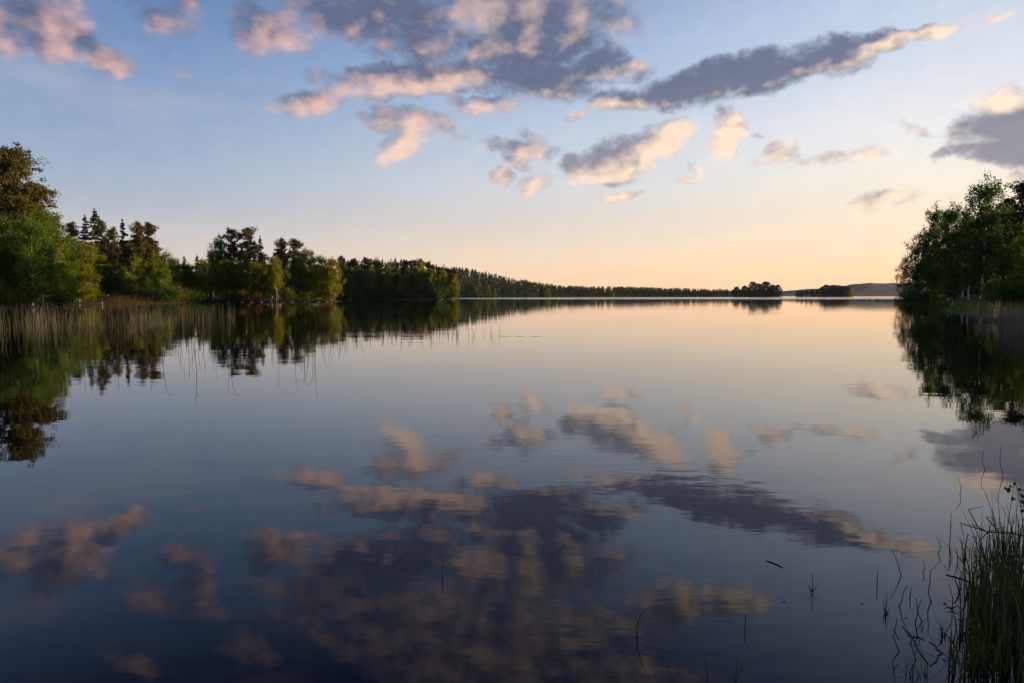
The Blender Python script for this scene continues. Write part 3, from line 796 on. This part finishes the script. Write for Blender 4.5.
rg = np.random.default_rng(99)
g_ = Geo()
cnt = 0
PXs, Ys = [], []
while cnt < 3600:
    px = rg.uniform(425, 786); Y = rg.uniform(560, 1480)
    PXs.append(px); Ys.append(Y); cnt += 1
PXs = np.array(PXs); Ys = np.array(Ys); Xs = (PXs - 512) / F * Ys
SD = sdist(LEFT, Xs, Ys); ok = (SD > 3) & (SD < 330)
ZZ = height(LEFT, Xs[ok], Ys[ok])
for x, y, z in zip(Xs[ok], Ys[ok], ZZ):
    far_tree_geo(g_, x, y, z - .4, rg.uniform(10.5, 16) * np.interp(x / y * F + 512, [560, 640, 720, 783], [1, .95, .84, .72]), rg, rg.uniform() < .6, 44)
# edge row right at the water
for px in np.arange(459, 783, 1.15):
    Yw = np.interp(px, [458, 490, 520, 560, 640, 720, 783], [775, 770, 806, 908, 1060, 1128, 1128]) + rg.uniform(2, 12)
    far_tree_geo(g_, (px - 512) / F * Yw, Yw, 0, rg.uniform(8, 14) * np.interp(px, [560, 640, 720, 783], [1, .9, .78, .7]), rg, rg.uniform() < .6, 34)
o = add('far_forest', g_.mesh('far_forest', M_far))
tag(o, 'dark continuous conifer forest covering the far shore and its low ridge', 'forest', kind='stuff')

g_ = Geo()
xs = rg.uniform(-420, -30, 900); ys = rg.uniform(215, 470, 900)
SD = sdist(LEFT, xs, ys); ok = SD > 14
ZZ = height(LEFT, xs[ok], ys[ok], False)
for x, y, z in zip(xs[ok], ys[ok], ZZ):
    far_tree_geo(g_, x, y, z - .3, rg.uniform(9, 14), rg, rg.uniform() < .7, 90, leaf=.9)
tag(add('forest', g_.mesh('forest', M_spruce)), 'dense dark wood filling the land behind the left shoreline trees', 'forest', kind='stuff')

g_ = Geo()
xs = rg.uniform(96, 420, 1700); ys = rg.uniform(90, 560, 1700)
SD = sdist(RIGHT, xs, ys); ok = (SD > 8) & (xs / ys * F + 512 > 918)
ZZ = height(RIGHT, xs[ok], ys[ok])
for x, y, z in zip(xs[ok], ys[ok], ZZ):
    far_tree_geo(g_, x, y, z - .3, rg.uniform(11, 17), rg, rg.uniform() < .4, 90, leaf=1.0)
tag(add('right_forest', g_.mesh('right_forest', M_spruce)), 'dark wood on the land behind the right-shore birches', 'forest', kind='stuff')

FAR_LEAFY = []
for s in range(3):
    q = Geo(); q.tube([(0, 0, -.2), (0, 0, 5), (0, 0, 8.5)], [.2, .14, .05], 5); far_tree_geo(q, 0, 0, 0, 10, np.random.default_rng(s), False, 620, w=3.4, leaf=.78); FAR_LEAFY.append((q.mesh('far_leafy_tree', M_bush), q.mesh('far_leafy_tree', M_far)))
def far_one(px, Y, top, label, group, fresh, wid=1.0):
    X = wx(px, Y); h = CAMH + (296 - top) / F * Y
    if 'clump ending' in label: wid *= 1.15
    s = h / 10
    o = add('far_tree', FAR_LEAFY[random.randrange(3)][0 if fresh else 1], None, (X, Y, 0), random.uniform(0, 6), (s * wid, s * wid, s))
    tag(o, label, 'tree', group)
for q in [
    (471, 755, 285, 'leftmost pale green tree of the clump beyond the headland tip', 'lit trees on the far shore', 1, 1.0),
    (478, 752, 282, 'highest pale green tree of the clump beyond the headland tip', 'lit trees on the far shore', 1, 1.2),
    (487, 755, 285, 'rounded pale green tree right in the clump beyond the headland tip', 'lit trees on the far shore', 1, 1.1),
    (494, 756, 288, 'small pale green tree standing apart right of the clump beyond the headland', 'lit trees on the far shore', 1, .8),
    (546, 868, 287, 'yellowish tree on the far shore where the ridge runs out', 'lit trees on the far shore', 1, 1.5),
    (612, 1000, 291, 'lone small yellow-green tree midway along the far shore', 'lit trees on the far shore', 1, 1.4),
    (736, 1118, 287, 'first tree of the higher clump ending the far shore', 'higher clump ending the far shore', 0, 1.2),
    (744, 1118, 286, 'second tree of the higher clump, left of its highest one', 'higher clump ending the far shore', 0, 1.2),
    (752, 1116, 282, 'highest tree of the clump ending the far shore', 'higher clump ending the far shore', 0, 1.0),
    (758, 1118, 284, 'round tree in the middle of the higher clump ending the far shore', 'higher clump ending the far shore', 0, 1.1),
    (765, 1117, 282, 'broad tree right of the middle in the higher clump ending the far shore', 'higher clump ending the far shore', 0, 1.2),
    (772, 1118, 285, 'tree next to last in the higher clump ending the far shore', 'higher clump ending the far shore', 0, 1.1),
    (748, 1122, 288, 'low tree filling the left foot of the higher clump ending the far shore', 'higher clump ending the far shore', 0, 1.3),
    (761, 1122, 287, 'low tree filling the middle foot of the higher clump ending the far shore', 'higher clump ending the far shore', 0, 1.3),
    (769, 1122, 287.5, 'low tree filling the right foot of the higher clump ending the far shore', 'higher clump ending the far shore', 0, 1.3),
    (777, 1118, 285, 'last tree at the tip of the far shore', 'higher clump ending the far shore', 0, 1.1),
]: far_one(*q)
for i, (px, top, fr) in enumerate([(797, 291, 0), (801, 290.5, 0), (806, 290, 0), (811, 289.5, 0), (816, 290, 0), (821, 287, 0), (825, 285, 0), (829, 285.5, 0), (833, 285, 0), (837, 285.5, 0), (841, 286, 0), (845, 286, 1), (848, 286.5, 1), (850, 288, 1)]):
    l_ = 'low dark tree on the left half of the small far island' if i < 5 else ('higher dark tree on the right half of the small far island' if i < 11 else 'olive tree on the right tip of the small far island')
    far_one(px, 1130 + random.uniform(-6, 20), top, l_, ('low dark island trees', 'higher dark island trees', 'olive island trees')[0 if i < 5 else (1 if i < 11 else 2)], fr, 1.15)

# ------------------------------------------------------------------ reeds and grass
def stems_geo(X, Y, Z, H, W, bend, rg, head=0.0):
    """many thin three-sided stems at once"""
    n = len(X); th = rg.uniform(0, 6.28, n); ph = rg.uniform(0, 6.28, n)
    lean = rg.normal(0, .05, n)[:, None] + 0 * np.zeros((n, 3))
    ts = np.array([-.04, .35, .72, 1.0]); bx = bend * rg.uniform(0, 1, n) ** 2
    V = np.zeros((n, 4, 3, 3))
    for i, t in enumerate(ts):
        off = (rg.normal(0, .02, n) * H + bx * H * t * t); cx = X + np.cos(th) * off + H * t * .03 * np.cos(ph); cy = Y + np.sin(th) * off + H * t * .03 * np.sin(ph); cz = Z + H * t * (1 - .25 * (bx / (bend + 1e-6)) * bend * t)
        r = W * (1.0, .85, .7, .25)[i] * .5
        for k in range(3):
            a = ph + k * 2.094; V[:, i, k, 0] = cx + np.cos(a) * r; V[:, i, k, 1] = cy + np.sin(a) * r; V[:, i, k, 2] = cz
    base = (np.arange(n) * 12)[:, None]; f = []
    for i in range(3):
        for k in range(3):
            k2 = (k + 1) % 3; f.append([i * 3 + k, i * 3 + k2, i * 3 + 3 + k2, i * 3 + 3 + k])
    f = np.array(f)
    Fq = (base[:, :, None] + f[None]).reshape(-1, 4)
    return V.reshape(-1, 3), Fq


def bed(name, px, py, hmin, hmax, w, mat, label, cat='reeds', bend=.25, poly_=None, seed=1, curve=True):
    rg = np.random.default_rng(seed); py = np.asarray(py); px = np.asarray(px)
    Y = CAMH * F / (py - 296.0); X = (px - 512) / F * Y; Z = np.zeros(len(X))
    if poly_ is not None: Z = np.maximum(height(poly_, X, Y, False), 0) - .03
    H = rg.uniform(hmin, hmax, len(X))
    W = np.asarray(w) * rg.uniform(.6, 1.3, len(X))
    V, Fq = stems_geo(X, Y, Z, H, W, bend, rg)
    o = add(name, mesh_np(name, V, Fq, mat)); tag(o, label, cat, kind='stuff'); return o

rg = np.random.default_rng(5)
n = 2500
x = rg.uniform(-70, 235, n); k = rg.uniform(0, 1, n)
y = 313 + k * np.interp(x, [-70, 60, 150, 235], [36, 34, 24, 15]) * rg.uniform(.3, 1, n)
dens = .55 + .45 * np.sin(x * .09 + 1) * np.sin(x * .031 + y * .05); ok = rg.uniform(0, 1, n) < dens
bed('reed_bed', x[ok], y[ok], .30, 1.35, .009, M_reed, 'dense belt of dry grey-tan reeds standing in the water off the left shore', seed=2)
n = 420
x = rg.uniform(60, 345, n); y = rg.uniform(312, 352, n) - np.abs(x - 180) * .02
bed('sparse_reeds', x, y, .35, .95, .011, M_reeddark, 'scattered thin dark reed stems between the left reed belt and the point', seed=3)
n = 300
x = np.concatenate([rg.uniform(325, 460, n), rg.uniform(455, 500, 12)]); y = np.concatenate([rg.uniform(321, 344, n) - (x[:n] - 325) * .03, rg.uniform(330, 338, 12)])
bed('short_reeds', x, y, .15, .55, .012, M_reeddark, 'short scattered reed tips poking from calm water in front of the headland', seed=4, bend=.5)
n = 3600
x = rg.uniform(966, 1075, n); y = 312 + rg.uniform(.15, 1, n) * np.interp(x, [958, 975, 1000, 1075], [6, 14, 19, 34])
ok = rg.uniform(0, 1, n) < np.interp(x, [966, 985, 1010], [.06, .35, 1])
ok &= rg.uniform(0, 1, n) < .55 + .45 * np.sin(x * .21) * np.sin(x * .07 + y * .3)
bed('tan_reeds', x[ok], y[ok], .45, 1.5, .010, M_reedtan, 'pale tan reeds massed in front of the right shore bank', seed=6)
n = 2600
x = 905 - 330 * rg.uniform(0, 1, n) ** 1.4; y = 299.25 + rg.uniform(0, 1, n) * np.interp(x, [575, 700, 860, 905], [.25, .8, 1.5, 3.0])
bed('far_reed_band', x, y, .5, .95, .05, M_reed, 'thin brown line of reeds stretching across the far water to the right shore', seed=7)
n = 1500
x = rg.uniform(893, 948, n); y = np.interp(x, [893, 948], [301, 308]) + rg.uniform(0, 2.2, n)
bed('shore_reeds', x, y, .5, 1.2, .022, M_reedgreen, 'green-brown reeds fringing the waterline under the right-shore birches', seed=8)
n = 1700
x = rg.normal(118, 16, n); y = rg.uniform(301.2, 303.4, n)
bed('golden_reeds', x, y, .7, 1.7, .030, M_rust, 'rust-coloured reeds lit by the sun on the spit in the left bay', poly_=LEFT, seed=9)
n = 2600
x = rg.uniform(64, 176, n); y = rg.uniform(301.6, 303.6, n)
bed('spit_grass', x, y, .2, .5, .03, M_bush, 'yellow-green grass covering the low spit in the left bay', 'grass', poly_=LEFT, seed=10)
n = 16000
Yb = rg.uniform(52, 112, n); Xb = rg.uniform(30, 80, n); sdv = sdist(RIGHT, Xb, Yb); ok = (sdv > -.3) & (sdv < 16)
V, Fq = stems_geo(Xb[ok], Yb[ok], np.maximum(height(RIGHT, Xb[ok], Yb[ok], False), 0) - .02, rg.uniform(.15, .45, ok.sum()), np.full(ok.sum(), .035), .6, rg)
tag(add('bank_grass', mesh_np('bank_grass', V, Fq, M_grass)), 'fresh green grass on the low bank below the right-shore birches', 'grass', kind='stuff')

# single reed stems standing in the open water left of centre
SP = []
for s in range(6):
    r_ = np.random.default_rng(200 + s); q = Geo(); h = 1.0; b = r_.uniform(-.25, .25)
    pts = [(0, 0, -.06), (b * .1, 0, .3), (b * .4, 0, .7), (b * .8, 0, .92)]
    if s % 2: pts += [(b * 1.1 + .07, 0, .97), (b * 1.1 + .13, 0, .90)]
    else: pts += [(b, 0, 1.0)]
    q.tube(pts, np.linspace(.008, .004, len(pts)), 4)
    if s % 3 == 0: q.tube([(b * .4, 0, .68), (b * .4 - .12, 0, .80), (b * .4 - .22, .0, .78)], [.006, .005, .002], 4)
    SP.append(q.mesh('reed_stem', M_reeddark))
rs = random.Random(4)
for i in range(90):
    px = rs.uniform(78, 325); py = rs.uniform(344, 376) if rs.random() < .6 else rs.uniform(338, 356)
    py -= abs(px - 200) * .06
    Y = CAMH * F / (py - 296); h = rs.uniform(.3, .72)
    o = add('reed_stem', SP[i % 6], None, (wx(px, Y), Y, 0), rs.uniform(0, 6.28), (h, h, h))
    tag(o, 'thin single reed stem standing in open water off the left reed belt', 'reed', 'single reed stems in open water')

# ------------------------------------------------------------------ near plants, bottom right
def gp(x, y):
    v = pix_dir(x, y); k = -CAMH / v.z
    return Vector((v.x * k, v.y * k, 0))

def up_from(base, bx, by, x, y):
    """height and sideways shift of a point seen at (x, y), in the upright plane through the base"""
    v = pix_dir(x, y); k = base.y / v.y
    return Vector((v.x * k, base.y, CAMH + v.z * k))

def reed(pts, label, mat=M_reeddark, r=.0035, name='reed_stem', leaves=(), group=None):
    b = gp(*pts[0]); P = [Vector((0, 0, -.04))] + [Vector((0, 0, 0))] + [up_from(b, *pts[0], *p) - b for p in pts[1:]]
    for i in range(2, len(P)): P[i].y += random.uniform(-.03, .03)
    q = Geo(); q.tube([tuple(p) for p in P], np.linspace(r, r * .45, len(P)), 5)
    root = add(name, q.mesh(name, mat, True), None, b)
    for lf in leaves:
        w_ = Geo(); LP = [up_from(b, *pts[0], *p) - b for p in lf]
        a = np.array([tuple(p) for p in LP]); m = len(a); wd = np.linspace(.005, .001, m)
        w_.raw(np.concatenate([a + np.array([0, .002, 0]) + np.outer(wd, [.3, .2, 1]), a - np.outer(wd, [.3, .2, 1])]), [[i, i + 1, m + i + 1, m + i] for i in range(m - 1)])
        add('leaf', w_.mesh('leaf', mat), root)
    return tag(root, label, 'reed', group)

OW = 'lone reeds in the near water'
reed([(442, 577), (443, 568), (443, 559)], 'thin lone reed in dark water left of the bottom centre', group=OW)
reed([(637, 637), (637, 628), (640, 618), (643, 609)], 'bent lone reed near the bottom centre of the water', group=OW)
reed([(745, 630), (745, 622), (746, 615)], 'short straight reed right of the bent one near the bottom', group=OW)
reed([(812, 593), (812.5, 584), (813, 574)], 'reed with two short side leaves in open water left of the tufts', leaves=[[(812, 592), (809, 587), (807, 583)], [(812, 592), (816, 588), (819, 584)]], group=OW)
reed([(736, 684), (736, 672), (737, 657)], 'reed sprout with thin green leaves at the bottom edge', M_reedgreen, leaves=[[(736, 684), (740, 672), (743, 664)], [(736, 684), (733, 674), (732, 668)]], group=OW)
reed([(706, 686), (706, 672), (705, 661)], 'single upright sprout at the bottom edge left of the leafy one', group=OW)
reed([(877, 584), (877.5, 577), (876, 569)], 'short dark reed farthest left of the right-hand cluster', group=OW)
reed([(901, 576), (900, 566), (894, 551)], 'pair-leaved reed leaning left above the green tuft', M_reedgreen, leaves=[[(901, 576), (901, 565), (903, 555)]], group=OW)
reed([(931, 602), (928, 592), (928, 580), (930, 571), (933, 565)], 'tall curved reed bowing right in the middle of the cluster', leaves=[[(931, 601), (934, 605), (936, 609)]], group=OW)
reed([(910, 598), (908, 593), (911, 587)], 'tiny kinked reed right of the green tuft', group=OW)
reed([(899, 606), (899, 600), (903, 592), (908, 585)], 'reed arching right over the green tuft', group=OW)
reed([(923, 572), (922, 567), (924, 562)], 'short reed left beside the tall curved one', group=OW)
reed([(959, 580), (959, 572), (958, 564)], 'straight reed between the curved reed and the big clump', group=OW)
reed([(922, 622), (919, 612), (922, 599)], 'bowed reed left of the brown-green tuft', group=OW)
reed([(915, 622), (915, 610), (916, 598)], 'thin straight reed left of the bowed one', group=OW)
reed([(952, 610), (952, 598), (952, 586)], 'straight reed with spreading blades near the big clump', leaves=[[(952, 609), (957, 606), (962, 609)], [(952, 609), (948, 607), (944, 609)]], group=OW)
reed([(938, 553), (939, 546), (939, 540)], 'short reed high up left of the big clump', group=OW)
reed([(899, 652), (897, 640), (899, 620)], 'reed rising left of the floating pale reed', leaves=[[(899, 640), (895, 632), (892, 626)]], group=OW)
reed([(916, 660), (913, 645), (912, 632)], 'green-brown reed below the floating pale reed', M_reedgreen, leaves=[[(915, 655), (919, 645), (921, 638)]], group=OW)
reed([(985, 470), (984, 460), (984, 450)], 'thin reed standing alone above the big clump', group=OW)
reed([(1003, 478), (1002, 462), (1003, 446)], 'tall thin reed above the big clump near the right edge', group=OW)
reed([(960, 494), (960, 486), (959, 478)], 'thin reed in the mirrored right cloud', group=OW)
reed([(950, 540), (953, 525), (949, 512)], 'kinked reed left of the horizontal branch', leaves=[[(950, 530), (953, 522), (952, 516)]], group=OW)

def tuft(x, y, n, h, spread, label, mat, seed, name='sedge_tuft', w=.007, cat='sedge', group=None, lean=.35):
    r_ = np.random.default_rng(seed); b = gp(x, y); q = Geo()
    for k in range(n):
        an = r_.uniform(0, 6.28); rr = spread * math.sqrt(r_.uniform(0, 1)); p0 = np.array([math.cos(an) * rr, math.sin(an) * rr, -.04])
        hh = h * (r_.uniform(.35, .85) if r_.uniform() < .8 else r_.uniform(.85, 1.25)); an2 = r_.uniform(0, 6.28); ln = hh * abs(r_.normal(0, lean))
        kink = r_.uniform() < .18; m = 6; t = np.linspace(0, 1, m)
        off = ln * t ** 2.2; z = hh * t - (ln * .35 * t ** 3)
        if kink: z = np.where(t > .6, z[3] - (t - .6) * hh * .45, z); off = off + np.where(t > .6, (t - .6) * hh * .6, 0)
        a = p0 + np.stack([np.cos(an2) * off, np.sin(an2) * off, z], 1)
        wd = w * .5 * r_.uniform(.6, 1.2) * np.array([.8, 1, .95, .8, .5, .08]); sa_ = r_.uniform(0, 6.28); side = np.array([math.cos(sa_), math.sin(sa_), 0])
        q.raw(np.concatenate([a + np.outer(wd, side), a - np.outer(wd, side)]), [[i, i + 1, m + i + 1, m + i] for i in range(m - 1)])
    return tag(add(name, q.mesh(name, mat), None, b), label, cat, group)

TG = 'small tufts in the near water'
tuft(886, 613, 9, .15, .012, 'small upright green tuft mirrored in the water left of the big clump', M_reedgreen, 1, group=TG, lean=.12)
tuft(943, 636, 12, .16, .015, 'brown-green tuft halfway between the small green one and the big clump', M_reedgreen, 2, group=TG, lean=.12)
tuft(922, 629, 6, .09, .02, 'tiny tuft of a few blades between the two upright tufts', M_reeddark, 3, group=TG)
tuft(958, 652, 16, .18, .05, 'loose dark tuft at the left foot of the big clump', M_reeddark, 4, group=TG, lean=.5)
tuft(915, 672, 14, .16, .05, 'loose tuft of brown blades near the bottom under the floating reed', M_reedgreen, 5, group=TG, lean=.5)
CG = 'sedge tussocks of the big clump at the right edge'
for i, (x, y, n, h, sp, l_) in enumerate([
    (984, 604, 56, .50, .10, 'left front tussock of the tall green sedge clump'),
    (1006, 592, 78, .52, .13, 'middle tussock of the tall green sedge clump'),
    (1030, 588, 95, .62, .15, 'tallest tussock of the green sedge clump at the right edge'),
    (998, 632, 70, .50, .13, 'lower middle tussock of the sedge clump, nearer the viewer'),
    (1024, 626, 85, .58, .15, 'lower right tussock of the sedge clump at the picture edge'),
    (1012, 672, 70, .42, .14, 'nearest sedge tussock in the bottom right corner'),
    (985, 664, 44, .34, .10, 'sparse sedge tussock left of the corner one'),
    (1052, 650, 150, .6, .2, 'sedge tussock just beyond the right edge'),
    (1002, 560, 50, .36, .10, 'thin dark tussock behind the big clump'),
    (976, 556, 26, .26, .09, 'wispy tussock at the upper left of the big clump'),
    (970, 630, 34, .34, .07, 'slim green tussock at the left edge of the big clump'),
    (964, 672, 30, .26, .07, 'small green tussock at the bottom left of the big clump'),
    (966, 594, 12, .30, .05, 'few tall blades standing left of the big clump'),
    (958, 560, 8, .22, .04, 'few short blades at the upper left of the big clump'),
    (990, 612, 30, .46, .14, 'dead straw-coloured blades in the middle of the big clump'),
    (1018, 640, 34, .44, .16, 'dead straw-coloured blades low in the right part of the big clump'),
]): tuft(x, y, n, h, sp, l_, M_reed if i > 13 else M_reedgreen if i not in (8, 9) else M_reeddark, 30 + i, 'sedge_tussock', .007, group=CG, lean=.30)

# reeds lying on the water
for i, (a_, b_, r_, l_) in enumerate([
    ((903, 627), (928, 664), .0045, 'long pale dead reed floating slantwise by the big clump'),
    ((930, 666), (943, 653), .004, 'pale dead reed floating at an angle below the long one'),
    ((929, 642), (942, 654), .0035, 'short dead reed floating right of the long one'),
    ((766, 561), (783, 568), .004, 'dark bit of reed floating alone in open water'),
    ((908, 636), (925, 640), .003, 'thin floating blade crossing the long pale reed'),
    ((946, 575), (972, 583), .004, 'dark floating reed pointing at the big clump'),
    ((498, 336.2), (511, 336.4), .005, 'left of three thin drift lines of dead reed before the headland'),
    ((514, 336.5), (524, 336.5), .005, 'middle of three thin drift lines of dead reed before the headland'),
    ((531, 336.5), (542, 336.3), .005, 'right of three thin drift lines of dead reed before the headland'),
]):
    A, B = gp(*a_), gp(*b_); M_ = (A + B) / 2; q = Geo()
    pts = [tuple(A - M_ + Vector((0, 0, .001))), tuple((A - M_) * .3 + Vector((.01, .0, r_ * .6))), tuple((B - M_) * .4 + Vector((0, .01, r_ * .5))), tuple(B - M_ + Vector((0, 0, .004)))]
    q.tube(pts, [r_, r_, r_ * .9, r_ * .5], 6)
    tag(add('floating_reed', q.mesh('floating_reed', M_reed if i < 3 else M_reeddark, True), None, M_), l_, 'dead reed', 'dead reeds floating on the water')

for i, (x, y, l_) in enumerate([(910, 643, 'pale floating leaf beside the long dead reed'), (899, 676, 'pale floating leaf near the bottom left of the cluster'), (944, 660, 'small floating leaf right of the angled dead reed'),
        (862, 604, 'dark floating leaf left of the small green tuft'), (945, 604, 'small floating leaf below the horizontal drift reed'), (784, 602, 'dark speck of leaf alone in open water'), (906, 618, 'pale floating leaf right of the small green tuft'), (954, 640, 'floating leaf by the brown-green tuft')]):
    q = Geo(); r_ = random.uniform(.008, .014); n_ = 7
    V_ = [(math.cos(t_) * r_ * (1.6 if j_ == 0 else 1.0), math.sin(t_) * r_ * .7, .0015 + .002 * math.cos(2 * t_)) for j_, t_ in enumerate([k_ * 6.283 / 8 for k_ in range(8)])] + [(0, 0, .003)]
    q.raw(V_, [[0, 1, 2, 8], [2, 3, 4, 8], [4, 5, 6, 8], [6, 7, 0, 8]])
    o = add('floating_leaf', q.mesh('floating_leaf', M_reedtan if 'pale' in l_ else M_reeddark), None, gp(x, y), random.uniform(0, 6))
    tag(o, l_, 'leaf', 'leaves floating among the reeds')

# horizontal dead branch and a leafy twig by the clump
b = gp(1045, 575)
q = Geo(); e = [up_from(b, 0, 0, *p) - b for p in ((1045, 575), (1040, 540), (1012, 533), (988, 532), (972, 524))]
q.tube([tuple(e[0] + Vector((0, 0, -.1)))] + [tuple(v) for v in e], [.008, .008, .006, .005, .004, .002], 5)
for p in (((988, 532), (984, 545), (976, 556)), ((1000, 533), (992, 520), (986, 514)), ((978, 527), (974, 512), (975, 504)), ((985, 531), (966, 526), (958, 536))):
    v = [up_from(b, 0, 0, *z) - b for z in p]; v[1].y += .05; v[2].y -= .06
    q.tube([tuple(z) for z in v], [.004, .003, .0015], 4)
tag(add('dead_branch', q.mesh('dead_branch', M_twig), None, b), 'dark leafless branch reaching out level above the water from the right edge', 'branch')
b = gp(1040, 560)
q = Geo(); e = [up_from(b, 0, 0, *p) - b for p in ((1040, 560), (1032, 520), (1022, 498), (1015, 484))]
q.tube([tuple(v) for v in e], [.005, .004, .003, .0015], 5)
tw = add('leafy_twig', q.mesh('leafy_twig', M_twig), None, b)
C = []
for p in ((1015, 486), (1018, 490), (1012, 491), (1022, 497), (1017, 499), (1024, 488), (1026, 505), (1020, 508)):
    v = up_from(b, 0, 0, *p) - b; C += [tuple(v + Vector((random.uniform(-.012, .012), random.uniform(-.05, .05), random.uniform(-.012, .012)))) for _ in range(3)]
q = Geo(); q.leaves(np.array(C), .028, 1.3, .1); add('leaves', q.mesh('leaves', M_birch_dark), tw)
tag(tw, 'small leafy twig sticking in from the right edge above the sedge clump', 'twig')

# ------------------------------------------------------------------ shoreline stones
def rock(px, Y, wpx, hpx, label):
    r_ = np.random.default_rng(int(px * 10)); w_ = wpx / F * Y / 2.6; h = hpx / F * Y * .62
    import bmesh
    bm = bmesh.new(); bmesh.ops.create_icosphere(bm, subdivisions=3, radius=1)
    k = r_.normal(0, 1, (6, 3))
    for v in bm.verts:
        s = 1 + .16 * sum(math.sin(v.co.dot(Vector(q_)) * 1.7 + i) for i, q_ in enumerate(k)) / 2
        v.co = v.co * s; v.co.x *= w_; v.co.y *= w_ * .8; v.co.z *= h
    me = bpy.data.meshes.new('shore_rock'); bm.to_mesh(me); bm.free(); me.materials.append(M_rock)
    me.polygons.foreach_set('use_smooth', np.ones(len(me.polygons), bool))
    tag(add('shore_rock', me, None, (wx(px, Y), Y, -.05)), label, 'rock', 'stones along the shoreline')
for q in [
    (242, 188, 5, 1.6, 'small reddish stone below the red-orange shrub on the point'),
    (252, 187.5, 6, 1.8, 'stone at the water left of the leaning white birch'),
    (261, 187.8, 5, 2.2, 'sunlit reddish stone nearest the leaning white birch on its left'),
    (271, 190, 5, 5.5, 'pale grey boulder behind the leaning white birch trunk'),
    (283, 190, 5, 2.0, 'stone just right of the leaning white birch'),
    (291, 192, 7, 2.8, 'sunlit boulder under the round gold-green shrub'),
    (304, 194.5, 10, 1.6, 'long flat stone right of the gold-green shrub'),
    (318, 194.5, 4, 2.0, 'stone between the flat stone and the tip of the point'),
    (326, 196, 5, 2.2, 'sunlit stone close to the tip of the point'),
    (335, 198, 6, 2.0, 'last stone at the tip of the wooded point'),
    (350, 331, 5, 1.6, 'stone at the left end of the headland shore'),
    (440, 328, 9, 1.4, 'flat pale stone close to the headland tip'),
    (228, 188, 4, 1.4, 'small dark stone at the left end of the point'),
]: rock(*q)

# ------------------------------------------------------------------ jetty in the left bay
Yj = 128.0
x0, x1 = wx(70, Yj), wx(101, Yj)
root = bpy.data.objects.new('jetty', None); col.objects.link(root); root.location = ((x0 + x1) / 2, Yj, 0)
L_ = (x1 - x0)
q = Geo(); nb = 22
for i in range(nb): q.box((-L_ / 2 + (i + .5) * L_ / nb, 0, .42), (L_ / nb * .46, .6, .02))
add('deck', q.mesh('deck', M_wood), root)
for s in (-.42, .42):
    q = Geo(); q.box((0, s, .355), (L_ / 2, .05, .045)); add('beam', q.mesh('beam', M_wood), root)
for i in range(4):
    for s in (-.42, .42):
        q = Geo(); xx = -L_ / 2 + .3 + i * (L_ - .6) / 3; q.tube([(xx, s * .8, -.8), (xx, s * .8, .31)], [.06, .06], 8); add('leg', q.mesh('leg', M_wood), root)
tag(root, 'low grey wooden jetty running along the bay in front of the golden reeds', 'jetty')
root = bpy.data.objects.new('mooring_post', None); col.objects.link(root); root.location = (x1 + .35, Yj, 0)
q = Geo(); q.tube([(0, 0, -.8), (0, 0, .42)], [.08, .08], 10); add('post', q.mesh('post', M_white), root)
q = Geo(); q.tube([(0, 0, .422), (0, 0, .46), (0, 0, .58), (0, 0, .64)], [.07, .14, .14, .02], 10); add('cap', q.mesh('cap', M_white), root)
tag(root, 'white post with a round cap at the outer end of the low jetty', 'post')

# ------------------------------------------------------------------ haze
HAZE = True
if HAZE:
    m = bpy.data.materials.new('haze'); m.use_nodes = True; t = m.node_tree; t.nodes.clear()
    pv = t.nodes.new('ShaderNodeVolumePrincipled'); out = t.nodes.new('ShaderNodeOutputMaterial')
    pv.inputs['Color'].default_value = (.62, .74, 1, 1); pv.inputs['Density'].default_value = 2.6e-5; pv.inputs['Anisotropy'].default_value = 0
    t.links.new(pv.outputs[0], out.inputs['Volume'])
    q = Geo(); q.box((0, 0, 199), (7200, 7200, 201))
    o = add('haze', q.mesh('haze', m)); o['kind'] = 'stuff'
    o['label'] = 'faint evening haze over the lake'; o['category'] = 'haze'
